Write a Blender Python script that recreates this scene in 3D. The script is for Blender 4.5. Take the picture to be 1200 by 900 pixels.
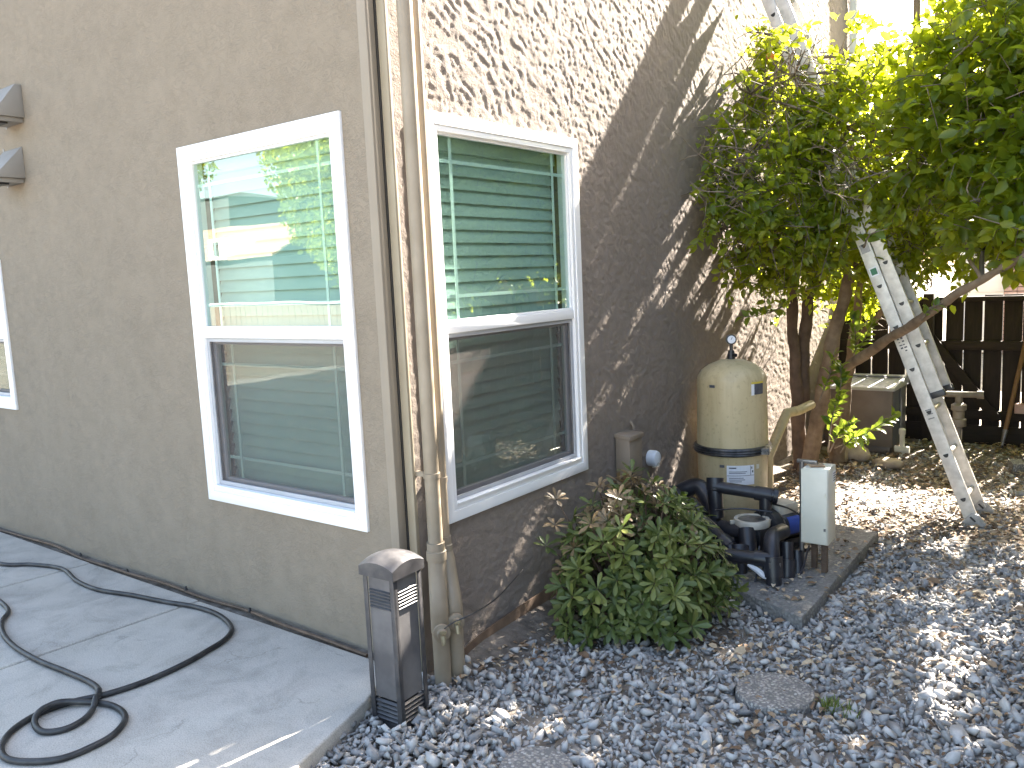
import bpy, bmesh, math, random
import numpy as np
from mathutils import Vector, Matrix

for o in list(bpy.data.objects):
    bpy.data.objects.remove(o)
random.seed(7)
rng = np.random.default_rng(7)
SC = bpy.context.scene
COL = SC.collection

# ------------------------------------------------------------------ camera
CAM_F = 975.28                      # focal length in photo pixels (photo is 1200 x 900)
CAM_P = np.array([2.515, -2.515, 1.6744])
YAW, PITCH, ROLL = 0.6484, 0.1268, -0.0454
_f = np.array([-math.sin(YAW)*math.cos(PITCH), math.cos(YAW)*math.cos(PITCH), -math.sin(PITCH)])
_r0 = np.array([math.cos(YAW), math.sin(YAW), 0.0])
_u0 = np.cross(_r0, _f)
CR = math.cos(ROLL)*_r0 + math.sin(ROLL)*_u0
CU = -math.sin(ROLL)*_r0 + math.cos(ROLL)*_u0
CF = _f
cam_d = bpy.data.cameras.new('camera')
cam = bpy.data.objects.new('camera', cam_d)
COL.objects.link(cam)
cam_d.sensor_width = 36.0
cam_d.lens = CAM_F/1200*36
cam_d.clip_start = 0.05
cam_d.clip_end = 1000
cam.matrix_world = Matrix(((CR[0], CU[0], -CF[0], CAM_P[0]),
                           (CR[1], CU[1], -CF[1], CAM_P[1]),
                           (CR[2], CU[2], -CF[2], CAM_P[2]), (0, 0, 0, 1)))
SC.camera = cam

# ------------------------------------------------------------------ sky, sun, exposure
SUN = np.array([0.14, 1.0, 0.70])
SUN = SUN/np.linalg.norm(SUN)
W = bpy.data.worlds.new('World')
SC.world = W
W.use_nodes = True
nt = W.node_tree
nt.nodes.clear()
sky = nt.nodes.new('ShaderNodeTexSky')
sky.sky_type = 'NISHITA'
sky.sun_disc = False
sky.sun_elevation = math.asin(SUN[2])
sky.sun_rotation = math.atan2(SUN[0], SUN[1])
sky.air_density = 1.0
sky.dust_density = 2.5
sky.ozone_density = 0.6
bg = nt.nodes.new('ShaderNodeBackground')
bg.inputs['Strength'].default_value = 0.075
wo = nt.nodes.new('ShaderNodeOutputWorld')
nt.links.new(sky.outputs[0], bg.inputs['Color'])
nt.links.new(bg.outputs[0], wo.inputs['Surface'])
sd = bpy.data.lights.new('sun', 'SUN')
sd.energy = 5.0
sd.angle = math.radians(0.53)
sd.color = (1.0, 0.965, 0.93)
so = bpy.data.objects.new('sun', sd)
COL.objects.link(so)
so.location = (3, 20, 15)
so.rotation_euler = Vector(SUN).to_track_quat('Z', 'Y').to_euler()
SC.view_settings.view_transform = 'Standard'
SC.view_settings.look = 'None'
SC.view_settings.gamma = 1.0
SC.view_settings.exposure = 3.7
SC.view_settings.use_white_balance = True
SC.view_settings.white_balance_temperature = 7150
SC.view_settings.white_balance_tint = 10
SC.render.engine = 'CYCLES'
SC.cycles.use_denoising = True
SC.cycles.max_bounces = 10
SC.cycles.diffuse_bounces = 5
SC.cycles.transparent_max_bounces = 16
SC.cycles.caustics_reflective = False
SC.cycles.caustics_refractive = False
SC.cycles.sample_clamp_indirect = 8

# ------------------------------------------------------------------ helpers
def ray(px, py):
    return CF + CR*(px-600)/CAM_F - CU*(py-450)/CAM_F
def on(px, py, axis, val):          # pixel -> point on the plane axis = val
    d = ray(px, py)
    i = 'xyz'.index(axis)
    return CAM_P + d*(val-CAM_P[i])/d[i]
def at(px, py, Z):                  # pixel + distance along the view axis
    return CAM_P + ray(px, py)*Z
GZ = -0.08                          # gravel level

class MB:
    def __init__(s):
        s.v, s.f = [], []
    def add(s, vs, fs):
        n = len(s.v)
        s.v += [tuple(float(q) for q in v) for v in vs]
        s.f += [tuple(i+n for i in f) for f in fs]
        return s
    def box(s, c, size, R=None):
        hx, hy, hz = size[0]/2, size[1]/2, size[2]/2
        vs = [Vector((x, y, z)) for x in (-hx, hx) for y in (-hy, hy) for z in (-hz, hz)]
        if R is not None:
            vs = [R @ v for v in vs]
        c = Vector(tuple(float(q) for q in c))
        return s.add([v+c for v in vs], [(0, 1, 3, 2), (4, 6, 7, 5), (0, 4, 5, 1), (2, 3, 7, 6), (0, 2, 6, 4), (1, 5, 7, 3)])
    def box2(s, a, b):
        a, b = np.minimum(a, b), np.maximum(a, b)
        return s.box((np.array(a)+np.array(b))/2, np.array(b)-np.array(a))
    def hexa(s, p):                 # bottom 4, top 4
        return s.add(p, [(3, 2, 1, 0), (4, 5, 6, 7), (0, 1, 5, 4), (1, 2, 6, 5), (2, 3, 7, 6), (3, 0, 4, 7)])
    def tube(s, path, r, n=10, caps=True):
        P = [Vector(tuple(float(q) for q in p)) for p in path]
        m = len(P)
        R = [r]*m if isinstance(r, (int, float)) else list(r)
        T = []
        for i in range(m):
            a, b = P[max(i-1, 0)], P[min(i+1, m-1)]
            t = b-a
            T.append(t.normalized() if t.length > 1e-9 else Vector((0, 0, 1)))
        up = Vector((0, 0, 1)) if abs(T[0].z) < .9 else Vector((1, 0, 0))
        side = T[0].cross(up).normalized()
        vs, fs = [], []
        for i in range(m):
            side = (side - T[i]*side.dot(T[i]))
            if side.length < 1e-6:
                side = T[i].orthogonal()
            side.normalize()
            o2 = T[i].cross(side)
            for k in range(n):
                a = 2*math.pi*k/n
                vs.append(P[i] + (side*math.cos(a)+o2*math.sin(a))*R[i])
        for i in range(m-1):
            for k in range(n):
                k2 = (k+1) % n
                fs.append((i*n+k, i*n+k2, (i+1)*n+k2, (i+1)*n+k))
        if caps:
            fs.append(tuple(range(n-1, -1, -1)))
            fs.append(tuple((m-1)*n+k for k in range(n)))
        return s.add(vs, fs)
    def lathe(s, prof, c, n=32, axis=(0, 0, 1)):
        ax = Vector(axis).normalized()
        a1 = ax.orthogonal().normalized() if abs(ax.z) < .99 else Vector((1, 0, 0))
        a2 = ax.cross(a1)
        c = Vector(tuple(float(q) for q in c))
        vs, fs = [], []
        for (r, z) in prof:
            for k in range(n):
                a = 2*math.pi*k/n
                vs.append(c + ax*z + (a1*math.cos(a)+a2*math.sin(a))*max(r, 1e-4))
        m = len(prof)
        for i in range(m-1):
            for k in range(n):
                k2 = (k+1) % n
                fs.append((i*n+k, i*n+k2, (i+1)*n+k2, (i+1)*n+k))
        fs.append(tuple(range(n-1, -1, -1)))
        fs.append(tuple((m-1)*n+k for k in range(n)))
        return s.add(vs, fs)
    def prism(s, pts, z0, z1):      # vertical prism from a CCW outline
        n = len(pts)
        vs = [(p[0], p[1], z0) for p in pts] + [(p[0], p[1], z1) for p in pts]
        fs = [tuple(range(n-1, -1, -1)), tuple(range(n, 2*n))]
        for i in range(n):
            j = (i+1) % n
            fs.append((i, j, n+j, n+i))
        return s.add(vs, fs)

def wloc(o):
    p = Vector((0, 0, 0))
    while o is not None:
        p = p + o.location
        o = o.parent
    return p

def finish(me, mat, smooth, sharp=35):
    if mat is not None:
        for m in (mat if isinstance(mat, (list, tuple)) else [mat]):
            me.materials.append(m)
    if smooth:
        me.shade_smooth()
        if sharp:
            me.set_sharp_from_angle(angle=math.radians(sharp))

def mesh_of(name, mb, mat, off=None, bevel=0, smooth=False, sharp=35, seg=2):
    bm = bmesh.new()
    o = off if off is not None else Vector((0, 0, 0))
    vv = [bm.verts.new((v[0]-o[0], v[1]-o[1], v[2]-o[2])) for v in mb.v]
    for f in mb.f:
        try:
            bm.faces.new([vv[i] for i in f])
        except ValueError:
            pass
    bmesh.ops.recalc_face_normals(bm, faces=bm.faces)
    if bevel:
        ed = [e for e in bm.edges if len(e.link_faces) == 2 and e.calc_face_angle(0) > math.radians(35)]
        bmesh.ops.bevel(bm, geom=ed, offset=bevel, segments=seg, profile=.5, affect='EDGES', clamp_overlap=True)
    me = bpy.data.meshes.new(name)
    bm.to_mesh(me)
    bm.free()
    finish(me, mat, smooth or bevel > 0, sharp)
    return me

def link(name, me, parent=None):
    o = bpy.data.objects.new(name, me)
    COL.objects.link(o)
    if parent is not None:
        o.parent = parent
    return o

def obj(name, mb, mat, parent=None, bevel=0, smooth=False, sharp=35, label=None, seg=2):
    """mesh given in world coordinates; stored relative to its (unrotated) parents"""
    off = wloc(parent) if parent is not None else Vector((0, 0, 0))
    o = link(name, mesh_of(name, mb, mat, off, bevel, smooth, sharp, seg), parent)
    if label:
        o['label'] = label
    return o

def tag(o, label, cat, group=None):
    o['label'] = label
    o['category'] = cat
    if group:
        o['group'] = group
    return o
def thing(name, loc, label, cat, group=None):
    o = link(name, None)
    o.location = Vector(tuple(float(q) for q in loc))
    return tag(o, label, cat, group)
def kind(o, k):
    o['kind'] = k
    return o

def raw(name, V, F, mat, parent=None, smooth=False):
    """big numpy mesh: V (n,3), F (m,k)"""
    me = bpy.data.meshes.new(name)
    V = np.asarray(V, dtype=np.float32)
    if parent is not None:
        V = V - np.array(wloc(parent), dtype=np.float32)
    F = np.asarray(F, dtype=np.int32)
    k = F.shape[1]
    me.vertices.add(len(V))
    me.vertices.foreach_set('co', V.ravel())
    me.loops.add(F.size)
    me.loops.foreach_set('vertex_index', F.ravel())
    me.polygons.add(len(F))
    me.polygons.foreach_set('loop_start', np.arange(0, F.size, k, dtype=np.int32))
    me.polygons.foreach_set('loop_total', np.full(len(F), k, dtype=np.int32))
    me.update(calc_edges=True)
    finish(me, mat, smooth, 0)
    return link(name, me, parent)

def smoothpath(pts, n=8):
    P = [np.array(p, float) for p in pts]
    P = [2*P[0]-P[1]] + P + [2*P[-1]-P[-2]]
    out = []
    for i in range(1, len(P)-2):
        p0, p1, p2, p3 = P[i-1], P[i], P[i+1], P[i+2]
        for t in np.linspace(0, 1, n, endpoint=False):
            out.append(.5*((2*p1) + (-p0+p2)*t + (2*p0-5*p1+4*p2-p3)*t*t + (-p0+3*p1-3*p2+p3)*t**3))
    out.append(P[-2])
    return out

def rot_frames(D, N):
    D = D/np.linalg.norm(D, axis=1, keepdims=True)
    S = np.cross(N, D)
    S = S/np.maximum(np.linalg.norm(S, axis=1, keepdims=True), 1e-6)
    N = np.cross(D, S)
    return np.stack([D, S, N], axis=2)      # columns: dir, side, normal

LEAF_V = np.array([[0, 0, 0], [.3, .42, .10], [.3, 0, 0], [.3, -.42, .10], [.7, .36, .06], [.7, 0, -.04], [.7, -.36, .06], [1, 0, -.16]])
LEAF_F = np.array([[0, 2, 1], [0, 3, 2], [2, 5, 4], [2, 4, 1], [2, 3, 6], [2, 6, 5], [5, 7, 4], [5, 6, 7]])
def leaves_mesh(pos, D, N, L, wd):
    R = rot_frames(D, N)
    T = LEAF_V[None]*np.stack([L, L*wd, L], 1)[:, None, :]
    V = np.einsum('nij,nkj->nki', R, T) + pos[:, None, :]
    F = LEAF_F[None] + (np.arange(len(pos))*8)[:, None, None]
    return V.reshape(-1, 3), F.reshape(-1, 3)

# 2-d value noise
def vnoise(x, y, seed):
    g = np.random.default_rng(seed).random((256, 256))
    xi, yi = np.floor(x).astype(int), np.floor(y).astype(int)
    fx, fy = x-xi, y-yi
    fx, fy = fx*fx*fx*(fx*(fx*6-15)+10), fy*fy*fy*(fy*(fy*6-15)+10)
    a, b = g[xi & 255, yi & 255], g[(xi+1) & 255, yi & 255]
    c, d = g[xi & 255, (yi+1) & 255], g[(xi+1) & 255, (yi+1) & 255]
    return (a*(1-fx)+b*fx)*(1-fy) + (c*(1-fx)+d*fx)*fy
def sstep(a, b, x):
    t = np.clip((x-a)/(b-a), 0, 1)
    return t*t*(3-2*t)

# ------------------------------------------------------------------ materials
class NT:
    def __init__(s, name):
        s.m = bpy.data.materials.new(name)
        s.m.use_nodes = True
        s.t = s.m.node_tree
        s.t.nodes.clear()
        s.out = s.n('ShaderNodeOutputMaterial')
    def n(s, ty, **k):
        nd = s.t.nodes.new(ty)
        for a, b in k.items():
            setattr(nd, a, b)
        return nd
    def l(s, a, b):
        s.t.links.new(a, b)
    def coord(s, kind='Object'):
        if kind == 'World':
            return s.n('ShaderNodeNewGeometry').outputs['Position']
        return s.n('ShaderNodeTexCoord').outputs[kind]
    def noise(s, co, scale, detail=5, rough=.55, dist=0):
        nd = s.n('ShaderNodeTexNoise')
        nd.inputs['Scale'].default_value = scale
        nd.inputs['Detail'].default_value = detail
        nd.inputs['Roughness'].default_value = rough
        nd.inputs['Distortion'].default_value = dist
        s.l(co, nd.inputs['Vector'])
        return nd.outputs['Fac']
    def ramp(s, fac, stops):
        nd = s.n('ShaderNodeValToRGB')
        e = nd.color_ramp.elements
        while len(e) > 1:
            e.remove(e[0])
        e[0].position = stops[0][0]
        e[0].color = (*stops[0][1], 1)
        for p, c in stops[1:]:
            q = e.new(p)
            q.color = (*c, 1)
        s.l(fac, nd.inputs['Fac'])
        return nd.outputs['Color']
    def mix(s, fac, a, b, blend='MIX'):
        nd = s.n('ShaderNodeMix', data_type='RGBA', blend_type=blend)
        for sock, val in ((nd.inputs[0], fac), (nd.inputs[6], a), (nd.inputs[7], b)):
            if hasattr(val, 'is_output'):
                s.l(val, sock)
            elif isinstance(val, (int, float)):
                sock.default_value = val
            else:
                sock.default_value = (*val, 1)
        return nd.outputs[2]
    def bump(s, h, strength, dist=.01, prev=None):
        nd = s.n('ShaderNodeBump')
        nd.inputs['Strength'].default_value = strength
        nd.inputs['Distance'].default_value = dist
        s.l(h, nd.inputs['Height'])
        if prev is not None:
            s.l(prev, nd.inputs['Normal'])
        return nd.outputs['Normal']
    def bsdf(s, color, rough=.6, metal=0, spec=.5, normal=None):
        b = s.n('ShaderNodeBsdfPrincipled')
        if hasattr(color, 'is_output'):
            s.l(color, b.inputs['Base Color'])
        else:
            b.inputs['Base Color'].default_value = (*color, 1)
        if hasattr(rough, 'is_output'):
            s.l(rough, b.inputs['Roughness'])
        else:
            b.inputs['Roughness'].default_value = rough
        b.inputs['Metallic'].default_value = metal
        b.inputs['Specular IOR Level'].default_value = spec
        if normal is not None:
            s.l(normal, b.inputs['Normal'])
        s.l(b.outputs[0], s.out.inputs['Surface'])
        return b

def grey(v):
    return (v, v, v)

def pmat(name, c1, c2, scale=6, rough=.6, metal=0, spec=.5, bump=0, bscale=80, lo=.35, hi=.65, coord='Object', detail=6, dist=.004):
    s = NT(name)
    co = s.coord(coord)
    c = s.ramp(s.noise(co, scale, detail), [(lo, c1), (hi, c2)])
    nm = s.bump(s.noise(co, bscale, 4), bump, dist) if bump else None
    s.bsdf(c, rough, metal, spec, nm)
    return s.m

def m_stucco_left():
    s = NT('stucco_tan_smooth')
    co = s.coord('World')
    n1 = s.noise(co, 1.1, 5)
    c = s.ramp(n1, [(.3, (.222, .185, .141)), (.7, (.252, .212, .164))])
    n2 = s.noise(co, 9, 5)
    c = s.mix(.35, c, s.ramp(n2, [(.35, (.203, .169, .129)), (.62, (.256, .216, .168))]))
    # raised trowel marks: thresholded warped noise
    mp = s.n('ShaderNodeMapping')
    mp.inputs['Scale'].default_value = (1, 1, 1.35)
    mp.inputs['Rotation'].default_value = (0, .35, 0)
    s.l(co, mp.inputs['Vector'])
    t1 = s.ramp(s.noise(mp.outputs[0], 24, 5, .60, 1.1), [(.45, grey(.0)), (.485, grey(.75)), (.50, grey(1)), (.515, grey(.25)), (.56, grey(0)), (.63, grey(0)), (.65, grey(.8))])
    t2 = s.noise(co, 120, 3)
    msk = s.ramp(s.noise(co, 5, 4), [(.36, grey(.12)), (.60, grey(1))])
    nm = s.bump(s.mix(1, t1, msk, 'MULTIPLY'), .42, .010)
    nm = s.bump(t2, .35, .005, nm)
    s.bsdf(c, .85, 0, .25, nm)
    return s.m

def m_stucco_right():
    s = NT('stucco_tan_rough')
    co = s.coord('World')
    c = s.ramp(s.noise(co, 1.3, 5), [(.3, (.204, .168, .140)), (.7, (.240, .200, .170))])
    c = s.mix(.4, c, s.ramp(s.noise(co, 14, 5), [(.35, (.178, .146, .120)), (.65, (.246, .206, .176))]))
    nm = s.bump(s.noise(co, 110, 5, .65), .75, .006)
    s.bsdf(c, .9, 0, .2, nm)
    return s.m

def m_concrete(name, a, b, bs=.25):
    s = NT(name)
    co = s.coord('World')
    n = s.noise(co, 1.6, 7, .62)
    c = s.ramp(n, [(.28, a), (.72, b)])
    sp = s.ramp(s.noise(co, 190, 3), [(.36, grey(.6)), (.55, grey(1.0))])
    c = s.mix(.7, c, sp, 'MULTIPLY')
    st = s.ramp(s.noise(co, 4.5, 7, .7, .8), [(.46, grey(1.05)), (.70, grey(.72))])
    c = s.mix(.8, c, st, 'MULTIPLY')
    # hairline cracks
    v = s.n('ShaderNodeTexVoronoi', feature='DISTANCE_TO_EDGE')
    v.inputs['Scale'].default_value = 1.15
    wv = s.n('ShaderNodeVectorMath', operation='ADD')
    nz = s.n('ShaderNodeTexNoise')
    nz.inputs['Scale'].default_value = 3.5
    nz.inputs['Detail'].default_value = 6
    s.l(co, nz.inputs['Vector'])
    sc = s.n('ShaderNodeVectorMath', operation='SCALE')
    sc.inputs['Scale'].default_value = .55
    s.l(nz.outputs['Color'], sc.inputs[0])
    s.l(co, wv.inputs[0]); s.l(sc.outputs[0], wv.inputs[1])
    s.l(wv.outputs[0], v.inputs['Vector'])
    crk = s.ramp(v.outputs['Distance'], [(0, grey(0)), (.0035, grey(0)), (.006, grey(1))])
    msk = s.ramp(s.noise(co, 1.9, 3), [(.40, grey(0)), (.46, grey(1))])
    crk2 = s.mix(1, crk, msk, 'LIGHTEN')
    c = s.mix(.22, c, crk2, 'MULTIPLY')
    nm = s.bump(s.noise(co, 90, 5), bs, .004)
    nm = s.bump(s.noise(co, 12, 4), .2, .01, nm)
    s.bsdf(c, .82, 0, .3, nm)
    return s.m

def m_aggregate(name, cols, scale=70, mortar=(.16, .155, .15)):
    s = NT(name)
    co = s.coord('World')
    v = s.n('ShaderNodeTexVoronoi')
    v.inputs['Scale'].default_value = scale
    s.l(co, v.inputs['Vector'])
    sep = s.n('ShaderNodeSeparateColor')
    s.l(v.outputs['Color'], sep.inputs[0])
    st = [(i/(len(cols)-1), c) for i, c in enumerate(cols)]
    c = s.ramp(sep.outputs[0], st)
    fac = s.ramp(v.outputs['Distance'], [(.42, grey(0)), (.62, grey(1))])
    c = s.mix(fac, c, mortar)
    c = s.mix(.5, c, s.ramp(s.noise(co, 6, 5), [(.3, grey(.65)), (.7, grey(1.1))]), 'MULTIPLY')
    inv = s.n('ShaderNodeInvert')
    s.l(fac, inv.inputs['Color'])
    nm = s.bump(inv.outputs[0], .6, .006)
    s.bsdf(c, .8, 0, .3, nm)
    return s.m

def m_island(name, stops, rough=.75, dirt=.4, spec=.3, bscale=60, bump=.3):
    s = NT(name)
    g = s.n('ShaderNodeNewGeometry')
    c = s.ramp(g.outputs['Random Per Island'], stops)
    co = g.outputs['Position']
    c = s.mix(dirt, c, s.ramp(s.noise(co, bscale, 4), [(.3, grey(.55)), (.7, grey(1.15))]), 'MULTIPLY')
    nm = s.bump(s.noise(co, bscale*2, 3), bump, .004)
    s.bsdf(c, rough, 0, spec, nm)
    return s.m

def m_leaf(name, stops, trans, tfac=.45, rough=.4, spec=.5, island=True):
    s = NT(name)
    if island:
        g = s.n('ShaderNodeNewGeometry')
        fac = g.outputs['Random Per Island']
    else:
        fac = s.n('ShaderNodeObjectInfo').outputs['Random']
    c = s.ramp(fac, stops)
    b = s.n('ShaderNodeBsdfPrincipled')
    s.l(c, b.inputs['Base Color'])
    b.inputs['Roughness'].default_value = rough
    b.inputs['Specular IOR Level'].default_value = spec
    t = s.n('ShaderNodeBsdfTranslucent')
    t.inputs['Color'].default_value = (*trans, 1)
    tc = s.mix(.72, c, trans)
    s.l(tc, t.inputs['Color'])
    mx = s.n('ShaderNodeMixShader')
    mx.inputs[0].default_value = tfac
    s.l(b.outputs[0], mx.inputs[1]); s.l(t.outputs[0], mx.inputs[2])
    s.l(mx.outputs[0], s.out.inputs['Surface'])
    return s.m

def m_glass():
    s = NT('window_glass')
    lw = s.n('ShaderNodeLayerWeight')
    lw.inputs['Blend'].default_value = .5
    pw = s.n('ShaderNodeMath', operation='POWER')
    pw.inputs[1].default_value = 3.0
    s.l(lw.outputs['Facing'], pw.inputs[0])
    fr = s.n('ShaderNodeMath', operation='MULTIPLY_ADD')
    fr.inputs[1].default_value = .78
    fr.inputs[2].default_value = .16
    s.l(pw.outputs[0], fr.inputs[0])
    tr = s.n('ShaderNodeBsdfTransparent')
    tr.inputs['Color'].default_value = (.71, .885, .825, 1)
    gl = s.n('ShaderNodeBsdfGlossy')
    gl.inputs['Roughness'].default_value = 0.012
    gl.inputs['Color'].default_value = (.92, 1.0, .97, 1)
    co = s.coord('World')
    nm = s.bump(s.noise(co, 2.2, 1), .045, .02)
    s.l(nm, gl.inputs['Normal'])
    mx = s.n('ShaderNodeMixShader')
    s.l(fr.outputs[0], mx.inputs[0]); s.l(tr.outputs[0], mx.inputs[1]); s.l(gl.outputs[0], mx.inputs[2])
    s.l(mx.outputs[0], s.out.inputs['Surface'])
    return s.m

def m_screen():
    s = NT('insect_screen')
    tr = s.n('ShaderNodeBsdfTransparent')
    df = s.n('ShaderNodeBsdfDiffuse')
    co = s.coord('World')
    c = s.ramp(s.noise(co, 400, 2), [(.35, (.13, .108, .10)), (.65, (.25, .21, .195))])
    s.l(c, df.inputs['Color'])
    # round wires: normals scatter to every side
    wn = s.n('ShaderNodeTexWhiteNoise', noise_dimensions='3D')
    sc = s.n('ShaderNodeVectorMath', operation='SCALE')
    sc.inputs['Scale'].default_value = 1400
    s.l(co, sc.inputs[0]); s.l(sc.outputs[0], wn.inputs['Vector'])
    ce = s.n('ShaderNodeVectorMath', operation='SUBTRACT')
    ce.inputs[1].default_value = (.5, .5, .5)
    s.l(wn.outputs['Color'], ce.inputs[0])
    sc2 = s.n('ShaderNodeVectorMath', operation='SCALE')
    sc2.inputs['Scale'].default_value = 2.6
    s.l(ce.outputs[0], sc2.inputs[0])
    ad = s.n('ShaderNodeVectorMath', operation='ADD')
    s.l(sc2.outputs[0], ad.inputs[0]); s.l(s.n('ShaderNodeNewGeometry').outputs['Normal'], ad.inputs[1])
    no = s.n('ShaderNodeVectorMath', operation='NORMALIZE')
    s.l(ad.outputs[0], no.inputs[0])
    s.l(no.outputs[0], df.inputs['Normal'])
    mx = s.n('ShaderNodeMixShader')
    mx.inputs[0].default_value = .47
    s.l(tr.outputs[0], mx.inputs[1]); s.l(df.outputs[0], mx.inputs[2])
    s.l(mx.outputs[0], s.out.inputs['Surface'])
    return s.m

def m_wood(name, a, b, axis='Z', sc=14, rough=.75):
    s = NT(name)
    co = s.coord('Object')
    mp = s.n('ShaderNodeMapping')
    k = {'X': (.12, 1, 1), 'Y': (1, .12, 1), 'Z': (1, 1, .12)}[axis]
    mp.inputs['Scale'].default_value = k
    s.l(co, mp.inputs['Vector'])
    n = s.noise(mp.outputs[0], sc*3, 6, .6, .6)
    c = s.ramp(n, [(.3, a), (.7, b)])
    nm = s.bump(n, .4, .004)
    oi = s.n('ShaderNodeObjectInfo')
    c = s.mix(.5, c, s.ramp(oi.outputs['Random'], [(0, grey(.6)), (1, grey(1.2))]), 'MULTIPLY')
    s.bsdf(c, rough, 0, .3, nm)
    return s.m

M = {}
M['stl'] = m_stucco_left()
M['str'] = m_stucco_right()
M['trim'] = pmat('tan_trim_paint', (.238, .202, .158), (.268, .229, .180), 3, .7, bump=.08, bscale=120, coord='World')
M['tancream'] = pmat('tan_cream_trim', (.275, .232, .165), (.315, .272, .20), 4, .7, bump=.1, bscale=60, coord='World')
M['pipe_tan'] = pmat('tan_painted_pipe', (.235, .190, .135), (.285, .236, .175), 7, .5, bump=.06, bscale=60, coord='World')
M['white'] = pmat('white_vinyl', (.78, .78, .79), (.82, .82, .82), 3, .35, coord='World')
M['greyvinyl'] = pmat('grey_screen_frame', (.36, .37, .39), (.42, .43, .45), 5, .45, coord='World')
M['glass'] = m_glass()
M['screen'] = m_screen()
M['slat'] = pmat('blind_slat', (.50, .56, .52), (.56, .62, .58), 3, .5, coord='World')
M['muntin'] = pmat('muntin_pale', (.78, .82, .80), (.80, .84, .82), 3, .5, coord='World')
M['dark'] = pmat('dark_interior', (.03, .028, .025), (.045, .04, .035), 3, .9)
M['conc'] = m_concrete('patio_concrete', (.43, .398, .352), (.56, .522, .468))
M['joint'] = pmat('joint_dirt', (.05, .045, .04), (.09, .08, .07), 20, .9, coord='World')
M['soil'] = pmat('soil', (.075, .062, .050), (.17, .145, .12), 14, .95, bump=.6, bscale=40, coord='World', dist=.02)
M['gravel'] = m_island('blue_grey_gravel', [(0, (.18, .174, .168)), (.25, (.285, .276, .266)), (.55, (.37, .359, .346)), (.85, (.45, .437, .42)), (.95, (.42, .40, .37)), (1, (.52, .505, .48))])
M['litter'] = m_island('dry_leaves', [(0, (.10, .06, .035)), (.25, (.20, .125, .075)), (.5, (.33, .235, .15)), (.8, (.44, .345, .235)), (1, (.52, .44, .33))], .8)
M['agg'] = m_aggregate('exposed_aggregate', [(.30, .28, .26), (.20, .19, .185), (.38, .36, .33), (.26, .23, .20), (.44, .43, .41)], 85)
M['pad'] = m_aggregate('pad_aggregate', [(.19, .185, .178), (.15, .148, .145), (.235, .23, .22), (.17, .163, .155), (.26, .255, .24)], 55, (.155, .152, .146))
M['black'] = pmat('black_plastic', (.012, .012, .014), (.03, .03, .033), 12, .42, bump=.06, bscale=90)
M['blackpipe'] = pmat('black_pvc', (.010, .010, .013), (.030, .030, .036), 9, .38, bump=.05, bscale=80)
M['hose'] = pmat('black_rubber_hose', (.010, .010, .011), (.055, .054, .053), 13, .45, lo=.4, hi=.75, bump=.1, bscale=120, coord='World')
_s = NT('beige_tank')
_co = _s.coord('Object')
_mp = _s.n('ShaderNodeMapping')
_mp.inputs['Scale'].default_value = (9, 9, .9)
_s.l(_co, _mp.inputs['Vector'])
_c = _s.ramp(_s.noise(_co, 3, 6), [(.35, (.46, .37, .215)), (.65, (.52, .425, .255))])
_c = _s.mix(.55, _c, _s.ramp(_s.noise(_mp.outputs[0], 2.2, 6, .65), [(.48, grey(1)), (.75, (.62, .55, .45))]), 'MULTIPLY')
_c = _s.mix(.5, _c, _s.ramp(_s.noise(_co, 40, 4), [(.30, grey(.6)), (.42, grey(1))]), 'MULTIPLY')
_s.bsdf(_c, _s.ramp(_s.noise(_co, 14, 5), [(.3, grey(.32)), (.7, grey(.5))]), 0, .5, _s.bump(_s.noise(_co, 70, 4), .05, .004))
M['tank'] = _s.m
M['cream'] = pmat('cream_paint', (.56, .55, .47), (.64, .63, .55), 5, .45, bump=.05, bscale=60)
M['creamdirty'] = pmat('dirty_cream_plastic', (.33, .30, .25), (.50, .47, .40), 14, .55)
M['steel'] = pmat('dull_steel', (.14, .14, .145), (.26, .26, .265), 20, .4, .85)
M['band'] = pmat('clamp_band', (.05, .05, .052), (.13, .13, .135), 14, .38, .7)
M['label'] = pmat('white_label', (.66, .68, .72), (.74, .75, .78), 9, .5)
M['ink'] = pmat('label_ink', (.05, .055, .07), (.09, .09, .11), 30, .6)
M['yellow'] = pmat('yellow_label', (.55, .42, .05), (.62, .48, .07), 10, .5)
M['blue'] = pmat('blue_label', (.02, .06, .30), (.03, .08, .36), 10, .45)
M['green'] = pmat('green_sticker', (.02, .14, .07), (.03, .18, .09), 10, .5)
M['alu'] = pmat('weathered_aluminium', (.50, .485, .45), (.68, .66, .62), 16, .5, .25, bump=.06, bscale=60)
M['aluin'] = pmat('rung_aluminium', (.45, .43, .39), (.56, .54, .49), 12, .42, .5)
M['rubber'] = pmat('ladder_shoe', (.26, .25, .23), (.40, .385, .36), 30, .6, .2)
M['bark'] = pmat('tree_bark', (.115, .078, .050), (.225, .165, .112), 9, .85, bump=.6, bscale=38, dist=.012)
M['barkdark'] = pmat('tree_bark_dark', (.060, .038, .027), (.12, .08, .055), 9, .88, bump=.6, bscale=38, dist=.012)
M['twig'] = pmat('grey_twigs', (.10, .078, .056), (.19, .155, .118), 9, .85)
M['leaf'] = m_leaf('citrus_leaf', [(0, (.048, .088, .014)), (.5, (.080, .134, .02)), (.85, (.115, .165, .026)), (1, (.16, .185, .035))], (.70, .78, .04), .58, .3)
M['leaf2'] = m_leaf('sunny_shoot_leaf', [(0, (.05, .12, .02)), (1, (.09, .16, .03))], (.40, .50, .05), .5, island=False)
M['shrubA'] = m_leaf('shrub_leaf_green', [(0, (.066, .092, .022)), (.5, (.115, .142, .034)), (1, (.20, .21, .06))], (.20, .30, .05), .2, .42, .4, False)
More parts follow.
